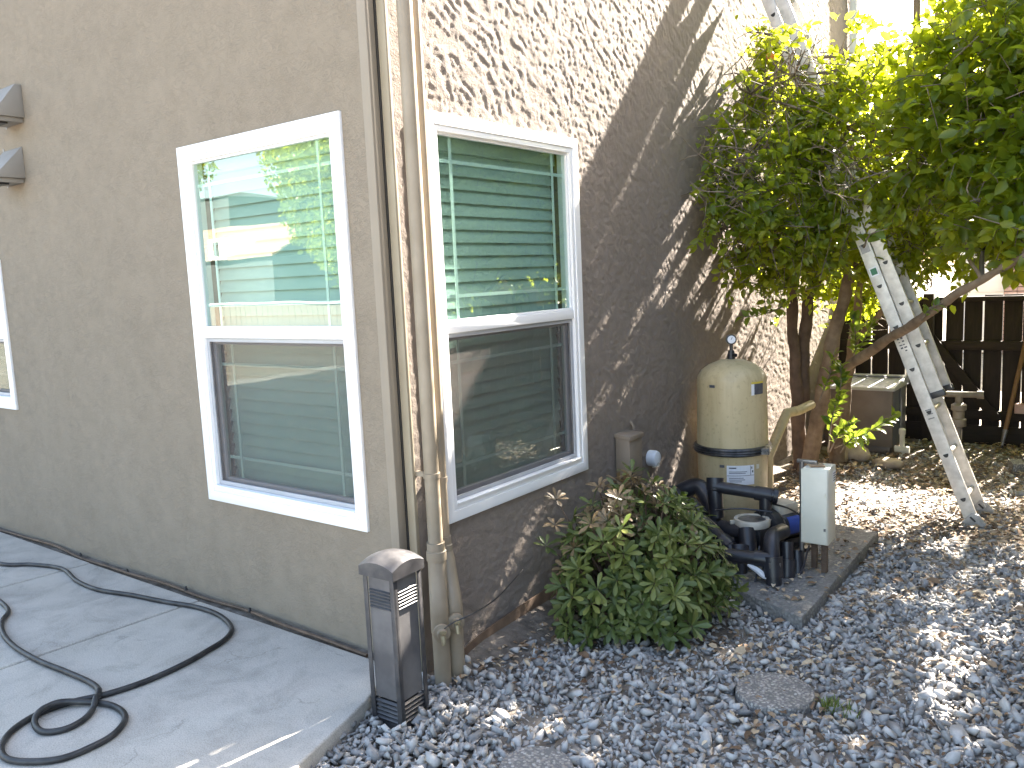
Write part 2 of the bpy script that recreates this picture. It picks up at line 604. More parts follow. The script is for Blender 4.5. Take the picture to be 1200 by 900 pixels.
M['shrubB'] = m_leaf('shrub_leaf_bronze', [(0, (.12, .10, .045)), (.4, (.19, .135, .075)), (1, (.27, .20, .12))], (.35, .22, .10), .2, .4, .5, False)
M['shrubM'] = m_leaf('shrub_leaf_mixed', [(0, (.052, .080, .022)), (.7, (.09, .122, .034)), (1, (.155, .172, .05))], (.20, .30, .05), .2, .42, .4, True)
M['orange'] = pmat('orange_peel', (.55, .16, .02), (.62, .22, .03), 20, .5)
M['fence'] = m_wood('dark_fence_wood', (.013, .009, .0075), (.030, .020, .0155))
M['fencerail'] = m_wood('dark_fence_rail', (.014, .010, .008), (.030, .020, .016), 'X')
M['dimpvc'] = pmat('dim_valve_plastic', (.13, .11, .085), (.22, .19, .15), 12, .6)  # cream plastic, darkened: its dimness is put into the colour
M['pole'] = m_wood('tool_handle_wood', (.16, .085, .045), (.25, .145, .08))
M['boxside'] = pmat('brown_resin', (.105, .085, .070), (.145, .12, .10), 5, .55)
M['boxgrey'] = pmat('grey_resin', (.085, .095, .125), (.11, .12, .155), 6, .5)
M['boxlid'] = pmat('grey_lid', (.30, .31, .34), (.37, .38, .41), 6, .42)
M['rock'] = pmat('tan_rock', (.28, .22, .165), (.40, .33, .255), 12, .85, bump=.5, bscale=30, dist=.01)
M['rust'] = pmat('rusty_edging', (.085, .052, .032), (.15, .095, .06), 14, .7, bump=.2)
M['rooft'] = pmat('tan_roof_tile', (.20, .14, .095), (.29, .21, .15), 8, .8, coord='World')
M['nbrwall'] = pmat('pale_house_paint', (.68, .67, .70), (.75, .74, .77), 3, .7, coord='World')
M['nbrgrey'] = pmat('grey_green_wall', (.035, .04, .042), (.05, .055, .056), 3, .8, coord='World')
M['brick'] = pmat('pink_brick', (.38, .24, .22), (.50, .34, .31), 14, .8)
M['ebox'] = pmat('brown_box_paint', (.20, .155, .115), (.245, .195, .15), 6, .6)
M['brass'] = pmat('weathered_brass', (.20, .16, .09), (.30, .26, .17), 30, .5, .4)
M['yard'] = pmat('dry_yard_ground', (.20, .165, .12), (.34, .29, .22), 3, .95, bump=.5, bscale=18, coord='World', dist=.02)
M['grass'] = m_leaf('grass_blade', [(0, (.06, .11, .02)), (1, (.14, .18, .04))], (.35, .42, .06), .35)
M['vent'] = pmat('vent_grey_paint', (.215, .20, .178), (.25, .233, .21), 4, .5)
M['patina'] = None
_s = NT('faded_black_metal')
_co = _s.coord('Object')
_c = _s.ramp(_s.noise(_co, 7, 6, .6), [(.3, (.03, .03, .034)), (.55, (.075, .072, .074)), (.8, (.15, .14, .13))])
_r = _s.ramp(_s.noise(_co, 25, 5), [(.3, grey(.28)), (.7, grey(.52))])
_s.bsdf(_c, _r, .25, .6, _s.bump(_s.noise(_co, 140, 3), .06, .003))
M['patina'] = _s.m
M['panel'] = pmat('faded_sheen_panel', (.085, .082, .085), (.17, .165, .165), 5, .42, .2, .5, bump=.05, bscale=120)  # faded grey, lightened so the sky's sheen is put into the colour

# ================================================================== SETTING
# soil / ground sheet to the horizon
g = MB().add([(-300, -300, GZ-.035), (300, -300, GZ-.035), (300, 300, GZ-.035), (-300, 300, GZ-.035)], [(0, 1, 2, 3)])
kind(obj('ground', g, M['yard']), 'structure')
sb = []
nx, ny = 60, 90
X, Y = np.meshgrid(np.linspace(-.3, 3.55, nx), np.linspace(-2.6, 6.36, ny), indexing='ij')
Zs = GZ-.022 + .012*vnoise(X*4, Y*4, 3) + .045*sstep(.35, .05, X)*sstep(.0, .4, Y)
idx = np.arange(nx*ny).reshape(nx, ny)
F = np.stack([idx[:-1, :-1], idx[1:, :-1], idx[1:, 1:], idx[:-1, 1:]], -1).reshape(-1, 4)
kind(raw('soil_bed', np.stack([X, Y, Zs], -1).reshape(-1, 3), F, M['soil'], smooth=True), 'structure')

# patio: dirt-filled base with three cast slabs on it
EDGE = [(-.045, -.085), (-.02, -.17), (.066, -.36), (.125, -.55), (.203, -.83), (.42, -1.25), (.85, -1.7), (1.5, -2.0), (4.2, -2.3)]
patio = obj('patio', MB().prism([(-11, -.10), (-11, -9.0), (4.1, -9.0), (4.1, -2.36), (1.45, -2.06), (.8, -1.76), (.36, -1.3), (.14, -.85), (.0, -.38), (-.08, -.10)], -.09, -.014), M['joint'])
kind(patio, 'structure')
def slab(pts):
    obj('slab', MB().prism(pts, -.085, 0), M['conc'], patio, bevel=.009, seg=3)
jx1 = lambda y: -2.745-.05*(-y)/.55*.9
jx2 = lambda y: -1.535-.066*(-y)
GAP = .009
slab([(jx2(-.09)+GAP, -.09), (jx2(-3.2)+GAP, -3.2), (4.2, -3.2)] + EDGE[::-1])
slab([(jx1(-.07)+GAP, -.085), (jx1(-3.2)+GAP, -3.2), (jx2(-3.2)-GAP, -3.2), (jx2(-.085)-GAP, -.085)])
slab([(-5.2, -.07), (-5.2, -3.2), (jx1(-3.2)-GAP, -3.2), (jx1(-.07)-GAP, -.08)])
slab([(-11, -.07), (-11, -3.2), (-5.212, -3.2), (-5.212, -.07)])
slab([(-11, -3.212), (-11, -9), (-2.9, -9), (-2.9, -3.212)])
slab([(-2.888, -3.212), (-2.888, -9), (4.2, -9), (4.2, -3.212)])

# ================================================================== HOUSE
HW, HD, HH = 9.0, 7.0, 5.8
house = thing('house', (-.5, .5, -.1), 'tan stucco house with white framed windows meeting at a corner', 'house')
WA = (-1.4716, -.236, .5614, 2.4114)       # left window  x0 x1 z0 z1
WB = (.2499, 1.4778, .5614, 2.4114)        # right window y0 y1 z0 z1
WC = (-4.95, -3.728, .915, 1.955)          # window at the picture's edge
HI = .045                                  # hole is smaller than the flange
def planar_wall(mb, u0, u1, z0, z1, holes, fn, reveal):
    us = sorted({u0, u1, *[h[0] for h in holes], *[h[1] for h in holes]})
    zs = sorted({z0, z1, *[h[2] for h in holes], *[h[3] for h in holes]})
    for i in range(len(us)-1):
        for j in range(len(zs)-1):
            cu, cz = (us[i]+us[i+1])/2, (zs[j]+zs[j+1])/2
            if any(h[0] < cu < h[1] and h[2] < cz < h[3] for h in holes):
                continue
            mb.add([fn(us[i], zs[j], 0), fn(us[i+1], zs[j], 0), fn(us[i+1], zs[j+1], 0), fn(us[i], zs[j+1], 0)], [(0, 1, 2, 3)])
    for h in holes:
        a = [(h[0], h[2]), (h[1], h[2]), (h[1], h[3]), (h[0], h[3])]
        for k in range(4):
            p, q = a[k], a[(k+1) % 4]
            mb.add([fn(*p, 0), fn(*q, 0), fn(*q, reveal), fn(*p, reveal)], [(0, 1, 2, 3)])
def hole(w):
    return (w[0]+HI, w[1]-HI, w[2]+HI, w[3]-HI)
mb = MB()
planar_wall(mb, -HW, -.1, -.1, HH, [hole(WA), hole(WC)], lambda u, z, d: (u, d, z), .16)
wl = obj('wall', mb, M['stl'], house, label='smooth shaded tan stucco wall')
# corner board: smooth strip of the left wall with its return
obj('corner_trim', MB().box2((-.1005, -.004, -.1), (-.05, .046, HH)), M['trim'], house, bevel=.004)
obj('corner_strip', MB().box2((-.046, .054, -.1), (-.0005, .075, HH)), M['tancream'], house, bevel=.003)
obj('corner_gap', MB().box2((-.12, .05, -.1), (-.047, .08, HH)), M['dark'], house)
# right wall: real trowelled relief
def relief(u, v):
    a = math.radians(28)
    p, q = u*math.cos(a)-v*math.sin(a), u*math.sin(a)+v*math.cos(a)
    wx = vnoise(p*11, q*11, 11)*1.8
    wy = vnoise(p*11, q*11, 12)*2.2
    n1 = vnoise(p*19+wx, q*38+wy, 13)
    n2 = vnoise(p*46+wy, q*66+wx, 14)
    n3 = vnoise(p*60, q*75, 17)
    n = .50*n1+.34*n2+.16*n3
    pl = sstep(.435, .50, n)+.6*sstep(.58, .64, n)
    return (.0021*pl + .0011*n3)*(.35+.65*sstep(.2, .35, u)) + .002*(vnoise(u*1.3, v*1.3, 16)-.5)
hb = hole(WB)
Yg = np.concatenate([np.arange(.055, 3.2, .0085), np.arange(3.2, 7.0001, .017)])
Yg[-1] = HD
Zg = np.concatenate([np.arange(-.1, 4.6, .0085), [4.6, 5.2, HH]])
for val, arr in ((hb[0], Yg), (hb[1], Yg), (hb[2], Zg), (hb[3], Zg)):
    arr[np.argmin(abs(arr-val))] = val
YY, ZZ = np.meshgrid(Yg, Zg, indexing='ij')
XX = relief(YY, ZZ)-.0045
XX[:, -2:] = 0
inw = (YY >= hb[0]-.012) & (YY <= hb[1]+.012) & (ZZ >= hb[2]-.012) & (ZZ <= hb[3]+.012)
XX[inw] = -.003
idx = np.arange(YY.size).reshape(YY.shape)
F = np.stack([idx[:-1, :-1], idx[1:, :-1], idx[1:, 1:], idx[:-1, 1:]], -1)
cy, cz = (YY[:-1, :-1]+YY[1:, 1:])/2, (ZZ[:-1, :-1]+ZZ[1:, 1:])/2
keep = ~((cy > hb[0]) & (cy < hb[1]) & (cz > hb[2]) & (cz < hb[3]))
wr = raw('wall', np.stack([XX, YY, ZZ], -1).reshape(-1, 3), F[keep], M['str'], house, smooth=True)
wr['label'] = 'rough trowelled tan stucco wall raked by sunlight'
mb = MB()
a = [(hb[0], hb[2]), (hb[1], hb[2]), (hb[1], hb[3]), (hb[0], hb[3])]
for k in range(4):
    p, q = a[k], a[(k+1) % 4]
    mb.add([(-.003, *p), (-.003, *q), (-.16, *q), (-.16, *p)], [(0, 1, 2, 3)])
obj('window_reveal', mb, M['str'], house)
# remaining walls, roof (close the volume)
mb = MB()
mb.add([(-HW, HD, -.1), (-.0, HD, -.1), (-.0, HD, HH), (-HW, HD, HH)], [(0, 1, 2, 3)])
mb.add([(-HW, 0, -.1), (-HW, HD, -.1), (-HW, HD, HH), (-HW, 0, HH)], [(0, 1, 2, 3)])
obj('wall', mb, M['stl'], house)
mb = MB()
e = .22
mb.hexa([(-HW-e, -e, HH), (e, -e, HH), (e, HD+e, HH), (-HW-e, HD+e, HH), (-HW-e, -e, HH+.18), (e, -e, HH+.18), (e, HD+e, HH+.18), (-HW-e, HD+e, HH+.18)])
mb.add([(-HW-e, -e, HH+.182), (e, -e, HH+.182), (e, HD+e, HH+.182), (-HW-e, HD+e, HH+.182), (-HW+3.3, 3.5, HH+1.4), (-3.3, 3.5, HH+1.4)], [(0, 1, 5, 4), (1, 2, 5), (2, 3, 4, 5), (3, 0, 4)])
obj('roof', mb, M['rooft'], house)
# dark room behind the windows
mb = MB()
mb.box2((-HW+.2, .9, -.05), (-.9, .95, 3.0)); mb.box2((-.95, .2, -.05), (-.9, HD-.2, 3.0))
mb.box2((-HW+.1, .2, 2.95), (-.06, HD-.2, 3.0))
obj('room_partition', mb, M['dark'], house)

def window(o, U, N, Wd, H, rail=.485, upper=True, screen=True, pitch=.0625, slats=True):
    o, U, N = np.array(o, float), np.array(U, float), np.array(N, float)
    ZV = np.array([0, 0, 1.0])
    p = lambda u, v, n: o+U*u+ZV*v+N*n
    def bx(mb, u0, u1, v0, v1, n0, n1):
        mb.box2(p(u0, v0, n0), p(u1, v1, n1))
    def ring(mb, u0, u1, v0, v1, w, n0, n1):
        O = [(u0, v0), (u1, v0), (u1, v1), (u0, v1)]
        I = [(u0+w, v0+w), (u1-w, v0+w), (u1-w, v1-w), (u0+w, v1-w)]
        vs = [p(*q, n1) for q in O]+[p(*q, n1) for q in I]+[p(*q, n0) for q in O]+[p(*q, n0) for q in I]
        fs = []
        for k in range(4):
            j = (k+1) % 4
            fs += [(k, j, 4+j, 4+k), (8+k, 12+k, 12+j, 8+j), (k, 8+k, 8+j, j), (4+k, 4+j, 12+j, 12+k)]
        mb.add(vs, fs)
    mb = MB()
    ring(mb, 0, Wd, 0, H, .052, -.004, .016)
    fr = obj('window', mb, M['white'], house, bevel=.0025)
    mb = MB(); ring(mb, .0525, Wd-.0525, .0525, H-.0525, .026, -.075, .010)
    obj('frame', mb, M['white'], fr, bevel=.002)
    hm = rail*H
    i0, i1 = .0788, Wd-.0788
    mb = MB(); bx(mb, i0, i1, hm-.024, hm+.024, -.05, .005)
    obj('meeting_rail', mb, M['white'], fr, bevel=.003)
    mb = MB(); bx(mb, i0, i1, .0788, .088, -.05, .022)
    obj('sill_lip', mb, M['white'], fr, bevel=.002)
    # upper lite
    mb = MB(); ring(mb, i0, i1, hm+.0242, H-.0788, .012, -.032, -.004)
    obj('upper_sash', mb, M['white'], fr, bevel=.0015)
    # lower sash
    l0, l1, v0, v1 = i0, i1, .0885, hm-.0242
    mb = MB(); ring(mb, l0+.002, l1-.002, v0+.002, v1-.002, .034, -.066, -.036)
    obj('lower_sash', mb, M['greyvinyl'], fr, bevel=.002)
    if screen:
        mb = MB(); ring(mb, l0+.001, l1-.001, v0+.001, v1-.001, .020, -.022, -.008)
        obj('screen_frame', mb, M['greyvinyl'], fr, bevel=.002)
        mb = MB().add([p(l0+.015, v0+.015, -.015), p(l1-.015, v0+.015, -.015), p(l1-.015, v1-.015, -.015), p(l0+.015, v1-.015, -.015)], [(0, 1, 2, 3)])
        obj('insect_screen', mb, M['screen'], fr)
    for (a0, a1, b0, b1, n) in ((i0+.008, i1-.008, hm+.03, H-.085, -.018), (l0+.03, l1-.03, v0+.03, v1-.03, -.050)):
        mb = MB().add([p(a0, b0, n), p(a1, b0, n), p(a1, b1, n), p(a0, b1, n)], [(0, 1, 2, 3)])
        obj('pane', mb, M['glass'], fr)
        g = .105
        for (c0, c1, d0, d1) in ((a0+g, a0+g+.016, b0, b1), (a1-g-.016, a1-g, b0, b1)):
            mb = MB(); bx(mb, c0, c1, d0, d1, n-.012, n-.007)
            obj('muntin', mb, M['muntin'], fr)
        for (d0, d1) in ((b0+g, b0+g+.016), (b1-g-.016, b1-g)):
            mb = MB(); bx(mb, a0, a1, d0, d1, n-.0175, n-.0125)
            obj('muntin', mb, M['muntin'], fr)
    if slats:
        # curved slat, one mesh shared by all
        ns = int((H-.14)/pitch)
        tilt = math.radians(74)
        hw = .0345
        mb = MB()
        vs = []
        for k in range(5):
            t = (k/4-.5)*2
            c = .002*(1-t*t)
            dz = t*hw*math.sin(tilt)+c*math.cos(tilt)
            dn = -t*hw*math.cos(tilt)+c*math.sin(tilt)
            vs += [U*(.085)+ZV*dz+N*dn, U*(Wd-.085)+ZV*dz+N*dn]
        mb.add(vs, [(2*k, 2*k+1, 2*k+3, 2*k+2) for k in range(4)])
        me = mesh_of('blind_slat', mb, M['slat'], smooth=True, sharp=0)
        for k in range(ns+1):
            s = link('blind_slat', me, fr)
            jit = random.uniform(-.0006, .0006)
            s.location = Vector(tuple(p(0, .075+k*pitch+jit, -.115))) - wloc(fr)
        mb = MB(); bx(mb, .082, Wd-.082, H-.14, H-.075, -.15, -.085)
        obj('head_rail', mb, M['slat'], fr, bevel=.003)
    return fr
wa = window((WA[0], 0, WA[2]), (1, 0, 0), (0, -1, 0), WA[1]-WA[0], WA[3]-WA[2])
wa['label'] = 'white framed window reflecting a tree, a roof and the sky'
wb = window((0, WB[0], WB[2]), (0, 1, 0), (1, 0, 0), WB[1]-WB[0], WB[3]-WB[2])
wb['label'] = 'white framed window on the sunlit stucco wall'
wc = window((WC[0], 0, WC[2]), (1, 0, 0), (0, -1, 0), WC[1]-WC[0], WC[3]-WC[2], rail=.5)
wc['label'] = 'small white window beside the hooded vents'

# hooded wall vents
def vent(x1, z0, z1, top, out, w, label):
    t = thing('wall_vent', (x1-w/2, 0, z0), label, 'vent', 'hooded vents on the shaded wall')
    x0 = x1-w
    mb = MB()
    mb.hexa([(x0, 0, z0), (x1, 0, z0), (x1, -out, z0), (x0, -out, z0), (x0, 0, z1), (x1, 0, z1), (x1, -top, z1), (x0, -top, z1)])
    obj('hood', mb, M['vent'], t, bevel=.003)
    mb = MB().box2((x0+.015, -out+.02, z0-.028), (x1-.02, -.004, z0-.001))
    obj('throat', mb, M['vent'], t, bevel=.002)
    mb = MB().box2((x0+.03, -out+.012, z0-.04), (x1-.045, -out*.45, z0-.029))
    obj('flap', mb, M['black'], t)
    mb = MB().box2((x0-.018, -.003, z0-.035), (x0-.001, 0, z1+.02))
    obj('flange', mb, M['vent'], t)
a1, a2 = on(31.5, 137, 'y', 0), on(28, 98, 'y', 0)
vent(-3.13, a1[2], a2[2], .04, .19, .26, 'upper hooded metal vent with narrow flat top on tan wall')
a1, a2 = on(26, 210, 'y', 0), on(23, 173, 'y', 0)
vent(-3.21, a1[2], a2[2], .008, .19, .26, 'lower wedge shaped metal vent hood on tan wall')

# drip tube in the dirt gap along the left wall
pts = [(x, -.045+.012*math.sin(x*3.1)+.006*math.sin(x*9), -.004+.006*math.sin(x*5)) for x in np.linspace(-9, -.25, 90)]
t = thing('drip_tube', (-2, -.04, -.02), 'thin brown drip tube lying in the gap between patio and wall', 'tube')
obj('tube', MB().tube(pts, .0075, 7), M['rust'], t, smooth=True)
for x in (-1.15, -1.75, -2.35, -2.95):
    obj('emitter', MB().tube([(x, -.045+.012*math.sin(x*3.1), .0), (x, -.045+.012*math.sin(x*3.1), .022)], [.009, .006], 8), M['black'], t, smooth=True)
kind(obj('soil_strip', MB().add([(-9, -.095, -.012), (-.05, -.11, -.03), (-.05, .0, -.024), (-9, 0, -.008)], [(0, 1, 2, 3)]), M['soil']), 'structure')

# ---- the two painted riser pipes at the corner
def riser(label, x, y, r, base, gbell, zc):
    t = thing('riser_pipe', (base[0], base[1], GZ), label, 'pipe', 'painted pipes climbing the house corner')
    obj('pipe', MB().tube([(x, y, .52), (x, y, HH)], r, 20), M['pipe_tan'], t, smooth=True)
    rb = .0375
    path = smoothpath([(x, y, .54), (x, y, .46), (x*.6+base[0]*.4, y*.6+base[1]*.4, .36), (base[0], base[1], .25), (base[0], base[1], .15)], 6)
    obj('offset_bend', MB().tube(path, [r*1.22+(rb*1.07-r*1.22)*min(1, max(0, (i-3)/5)) for i in range(len(path))], 20), M['pipe_tan'], t, smooth=True)
    obj('collar', MB().lathe([(r*1.0, .455), (r*1.36, .46), (r*1.36, .50), (r*1.0, .505)], (x, y, 0), 24), M['pipe_tan'], t, smooth=True)
    obj('lower_pipe', MB().tube([(base[0], base[1], .17), (base[0], base[1], GZ-.03)], rb, 20), M['pipe_tan'], t, smooth=True)
    # threaded cleanout plug with a small brass tap
    d = Vector((.75, -.66, 0))
    c = Vector((base[0], base[1], gbell))
    mb = MB()
    mb.lathe([(.030, rb*.8), (.030, rb+.012), (.038, rb+.014), (.038, rb+.03), (.024, rb+.034), (.02, rb+.05)], c, 20, d)
    pl = obj('plug', mb, M['pipe_tan'], t, smooth=True)
    mb = MB().tube([c+d*(rb+.045), c+d*(rb+.075), c+d*(rb+.085)+Vector((0, 0, -.03))], [.011, .011, .009], 10)
    mb.box(c+d*(rb+.07)+Vector((0, 0, .02)), (.03, .008, .012), Matrix.Rotation(.5, 3, 'Z'))
    obj('tap', mb, M['brass'], pl, smooth=True)
    for z in zc:
        ob = MB().lathe([(r*1.0, -.012), (r*1.13, -.011), (r*1.13, .011), (r*1.0, .012)], (x, y, z), 20)
        ob.box((x-.055, y, z), (.07, .02, .02))
        obj('strap', ob, M['pipe_tan'], t, smooth=True)
    return t
riser('thicker tan pipe with a strap, standing behind the black post', .085, .085, .033, (.120, .045), .17, [.84, 3.6])
riser('thinner tan pipe tight beside the white window frame', .060, .172, .0245, (.128, .130), .19, [.80])
pt = smoothpath([(.15, -.02, .16), (.2, .03, .21), (.25, .12, .235), (.2, .35, .215), (.06, .75, .20)], 8)
tag(obj('loose_wire', MB().tube(pt, .003, 5), M['black'], smooth=True), 'thin black wire strung from the pipes to the wall', 'wire')

# bent edging along the right wall
pts = [(.07, .22, -.045), (.055, .4, -.02), (.045, .65, -.005), (.03, .95, .0), (.02, 1.3, .0)]
mb = MB()
pp = smoothpath(pts, 6)
for i in range(len(pp)-1):
    a, b = pp[i], pp[i+1]
    mb.hexa([a+(-.0, 0, -.07), a+(.008, 0, -.07), b+(.008, 0, -.07), b+(0, 0, -.07), a+(-.02, 0, -.002), a+(-.012, 0, .0), b+(-.012, 0, .0), b+(-.02, 0, -.002)])
tag(obj('garden_edging', mb, M['rust']), 'rusty brown edging strip bent along the foot of the sunlit wall', 'edging')

# meter box on the wall with a round white cap beside it
t = thing('junction_box', (.05, 2.02, .45), 'small brown metal box screwed to the rough wall above the shrub', 'box')
z0, z1 = on(745, 555, 'x', .06)[2], on(745, 505, 'x', .06)[2]
y0 = on(731, 530, 'x', .06)[1]
obj('case', MB().box2((.004, y0, z0), (.10, y0+.155, z1-.02)), M['ebox'], t, bevel=.003)
obj('lid', MB().hexa([(.0, y0-.008, z1-.019), (.112, y0-.008, z1-.03), (.112, y0+.163, z1-.03), (0, y0+.163, z1-.019), (.0, y0-.008, z1+.006), (.112, y0-.008, z1-.004), (.112, y0+.163, z1-.004), (0, y0+.163, z1+.006)]), M['ebox'], t, bevel=.002)
obj('conduit', MB().tube([(.02, y0+.2, z1-.03), (.02, y0+.2, z1+.02), (.0, y0+.2, z1+.05)], .009, 8), M['ebox'], t, smooth=True)
c = on(766, 537, 'x', .03)
t = thing('round_wall_cap', (.0, c[1], c[2]), 'round white plastic cap on the wall beside the brown box', 'cap')
obj('cap', MB().lathe([(.052, -.03), (.052, .012), (.046, .028), (.02, .036)], (.03, c[1], c[2]), 24, (1, 0, 0)), M['label'], t, smooth=True)
obj('spout', MB().tube([(.03, c[1], c[2]), (.045, c[1], c[2]-.055)], [.03, .026], 12), M['creamdirty'], t, smooth=True)

# downspout at the far end of the right wall
t = thing('downspout', (.06, 6.86, GZ), 'pale downspout at the far end of the sunlit stucco wall', 'downspout')
obj('pipe', MB().box2((.012, 6.80, .05), (.088, 6.90, HH)), M['nbrwall'], t, bevel=.008)
obj('shoe', MB().hexa([(.012, 6.80, .0), (.16, 6.80, -.06), (.16, 6.9, -.06), (.012, 6.9, .0), (.012, 6.80, .049), (.16, 6.80, .01), (.16, 6.9, .01), (.012, 6.9, .049)]), M['nbrwall'], t, bevel=.004)
for z in (1.2, 3.0, 4.6):
    obj('strap', MB().box2((.002, 6.785, z), (.092, 6.915, z+.03)), M['nbrwall'], t, bevel=.002)

# ================================================================== BLACK POST
ang = .035
bc = np.array([.262, -.356]) + .5*(.166*np.array([math.cos(ang+math.pi/2), math.sin(ang+math.pi/2)])) - .5*.166*np.array([math.cos(ang), math.sin(ang)])
t = thing('bollard', (bc[0], bc[1], GZ-.01), 'faded black metal bollard with arched cap and louvred sides', 'bollard')
t.rotation_euler = (0, 0, ang)
def lobj(name, mb, mat, parent, **k):
    o = link(name, mesh_of(name, mb, mat, None, k.get('bevel', 0), k.get('smooth', False), k.get('sharp', 35)), parent)
    return o
Hh, S = .655, .0815
for sx in (-1, 1):
    for sy in (-1, 1):
        mb = MB().box2((sx*(S-.022), sy*S, 0), (sx*S, sy*(S-.004), Hh)).box2((sx*S, sy*(S-.0045), 0), (sx*(S-.004), sy*(S-.022), Hh))
        lobj('corner_post', mb, M['patina'], t, bevel=.001)
for k in range(4):
    R = Matrix.Rotation(k*math.pi/2, 3, 'Z')
    pn = MB().box((0, -(S-.011), .378), (2*S-.046, .004, .51))
    pn.v = [tuple(R @ Vector(v)) for v in pn.v]
    po = lobj('panel', pn, M['panel'], t)
    pn = MB().box((0, -(S-.011), .012), (2*S-.046, .004, .024))
    pn.v = [tuple(R @ Vector(v)) for v in pn.v]
    lobj('kick_plate', pn, M['patina'], po)
    for j in range(6):
        mb = MB().box((0, -(S-.0055), Hh-.085-j*.0135), (2*S-.055, .007, .005), Matrix.Rotation(.6, 3, 'X'))
        mb.v = [tuple(R @ Vector(v)) for v in mb.v]
        lobj('louvre', mb, M['patina'], po)
    for j in range(5):
        mb = MB().box((0, -(S-.010), .035+j*.018), (2*S-.030, .012, .006), Matrix.Rotation(.6, 3, 'X'))
        mb.v = [tuple(R @ Vector(v)) for v in mb.v]
        lobj('louvre', mb, M['patina'], po)
n = 13
cs = S+.010
vs, fs = [], []
for i in range(n):
    for j in range(n):
        u, v = -1+2*i/(n-1), -1+2*j/(n-1)
        vs.append((u*cs, v*cs, Hh+.010+.023*(1-u*u)+.023*(1-v*v)))
for i in range(n-1):
    for j in range(n-1):
        fs.append((i*n+j, (i+1)*n+j, (i+1)*n+j+1, i*n+j+1))
b0 = len(vs)
ring_i = [i*n for i in range(n)]+[(n-1)*n+j for j in range(1, n)]+[i*n+n-1 for i in range(n-2, -1, -1)]+[j for j in range(n-2, 0, -1)]
for q in ring_i:
    vs.append((vs[q][0], vs[q][1], Hh-.026))
m = len(ring_i)
for k in range(m):
    fs.append((ring_i[k], b0+k, b0+(k+1) % m, ring_i[(k+1) % m]))
fs.append(tuple(b0+k for k in range(m)))
lobj('cap', MB().add(vs, fs), M['patina'], t, smooth=True, sharp=40)
lobj('core', MB().box((0, 0, Hh/2-.02), (.105, .105, Hh-.06)), M['black'], t)

# ================================================================== HOSE
zp = [(0, 262), (100, 265), (190, 278), (235, 315), (300, 342), (400, 358), (500, 378), (600, 395), (670, 420), (708, 458), (690, 492), (640, 525), (560, 570), (450, 620), (330, 660), (220, 685), (120, 720), (40, 770), (4, 820), (20, 858), (90, 868), (190, 858), (290, 818), (352, 780), (383, 735), (360, 704), (300, 688), (200, 697), (130, 722), (106, 750), (132, 776), (200, 768), (260, 735), (295, 690), (303, 655), (280, 628), (200, 592), (120, 560), (50, 520), (12, 480), (5, 440), (25, 405), (-10, 370), (-60, 340)]
hp = [on(x/2.609, 560+y/2.609, 'z', .013) for x, y in zp]
hp = [hp[0]+np.array([-1.2, .05, 0])] + [hp[0]+np.array([-.5, .02, 0])] + hp
hp = smoothpath(hp, 7)
# lift where the line crosses itself
base = [np.array(p) for p in hp]
for i in range(len(base)):
    for j in range(0, i-30):
        d = np.hypot(*(base[i][:2]-base[j][:2]))
        if d < .07:
            hp[i] = np.array([hp[i][0], hp[i][1], max(hp[i][2], .013+.026*math.exp(-(d/.035)**2))])
tag(obj('garden_hose', MB().tube(hp, .0125, 12), M['hose'], smooth=True, sharp=0), 'black rubber hose looped across the concrete patio', 'hose')

# ================================================================== EQUIPMENT PAD, FILTER, PUMP
PADZ = -.022
PAD = [(1.268, 1.375), (1.252, 2.93), (.06, 3.08), (.06, 1.93)]
kind(obj('equipment_pad', MB().prism(PAD, GZ-.06, PADZ), M['pad'], bevel=.012), 'structure')

TC = (.345, 2.79)
t = thing('pool_filter', (TC[0], TC[1], PADZ), 'tall beige filter tank with a pressure gauge standing by the wall', 'filter')
z = PADZ
obj('lower_shell', MB().lathe([(.15, 0), (.205, .02), (.222, .06), (.226, .2), (.232, .44), (.236, .475)], (TC[0], TC[1], z), 48), M['tank'], t, smooth=True)
us = obj('upper_shell', MB().lathe([(.236, .522), (.234, .56), (.231, .75), (.227, .955), (.221, .985), (.198, 1.022), (.15, 1.058), (.08, 1.086), (.03, 1.093)], (TC[0], TC[1], z), 48), M['tank'], t, smooth=True)
cb = obj('clamp_band', MB().lathe([(.236, .472), (.252, .474), (.258, .484), (.252, .492), (.262, .499), (.252, .508), (.258, .515), (.252, .525), (.236, .527)], (TC[0], TC[1], z), 48), M['band'], t, smooth=True)
bd = Vector((.83, -.25, 0)).normalized()
obj('bolt', MB().box(Vector((TC[0], TC[1], z+.5))+bd*.268, (.05, .03, .04), Matrix.Rotation(.2, 3, 'Z')).tube([Vector((TC[0], TC[1], z+.5))+bd*.27+Vector((-.03, .05, 0)), Vector((TC[0], TC[1], z+.5))+bd*.27+Vector((.03, -.06, 0))], .008, 8), M['steel'], cb)
gb = obj('gauge', MB().tube([(TC[0], TC[1], z+1.085), (TC[0], TC[1], z+1.15)], [.028, .02], 12).tube([(TC[0], TC[1], z+1.12), (TC[0]+.045, TC[1]-.03, z+1.12)], .012, 8).tube([(TC[0], TC[1], z+1.14), (TC[0], TC[1], z+1.2)], .012, 8), M['black'], t, smooth=True)
vd = Vector((.55, -.83, .1)).normalized()
gc = Vector((TC[0], TC[1], z+1.222))
obj('gauge_dial', MB().lathe([(.031, -.016), (.034, -.012), (.034, .010), (.028, .012)], gc, 24, vd), M['black'], gb, smooth=True)
obj('gauge_face', MB().lathe([(.026, .0125), (.026, .014)], gc, 24, vd), M['label'], gb)
obj('gauge_needle', MB().box(gc+vd*.0155+Vector((0, 0, .005)), (.003, .002, .022), Matrix.Rotation(.5, 3, 'Y')), M['ink'], gb)
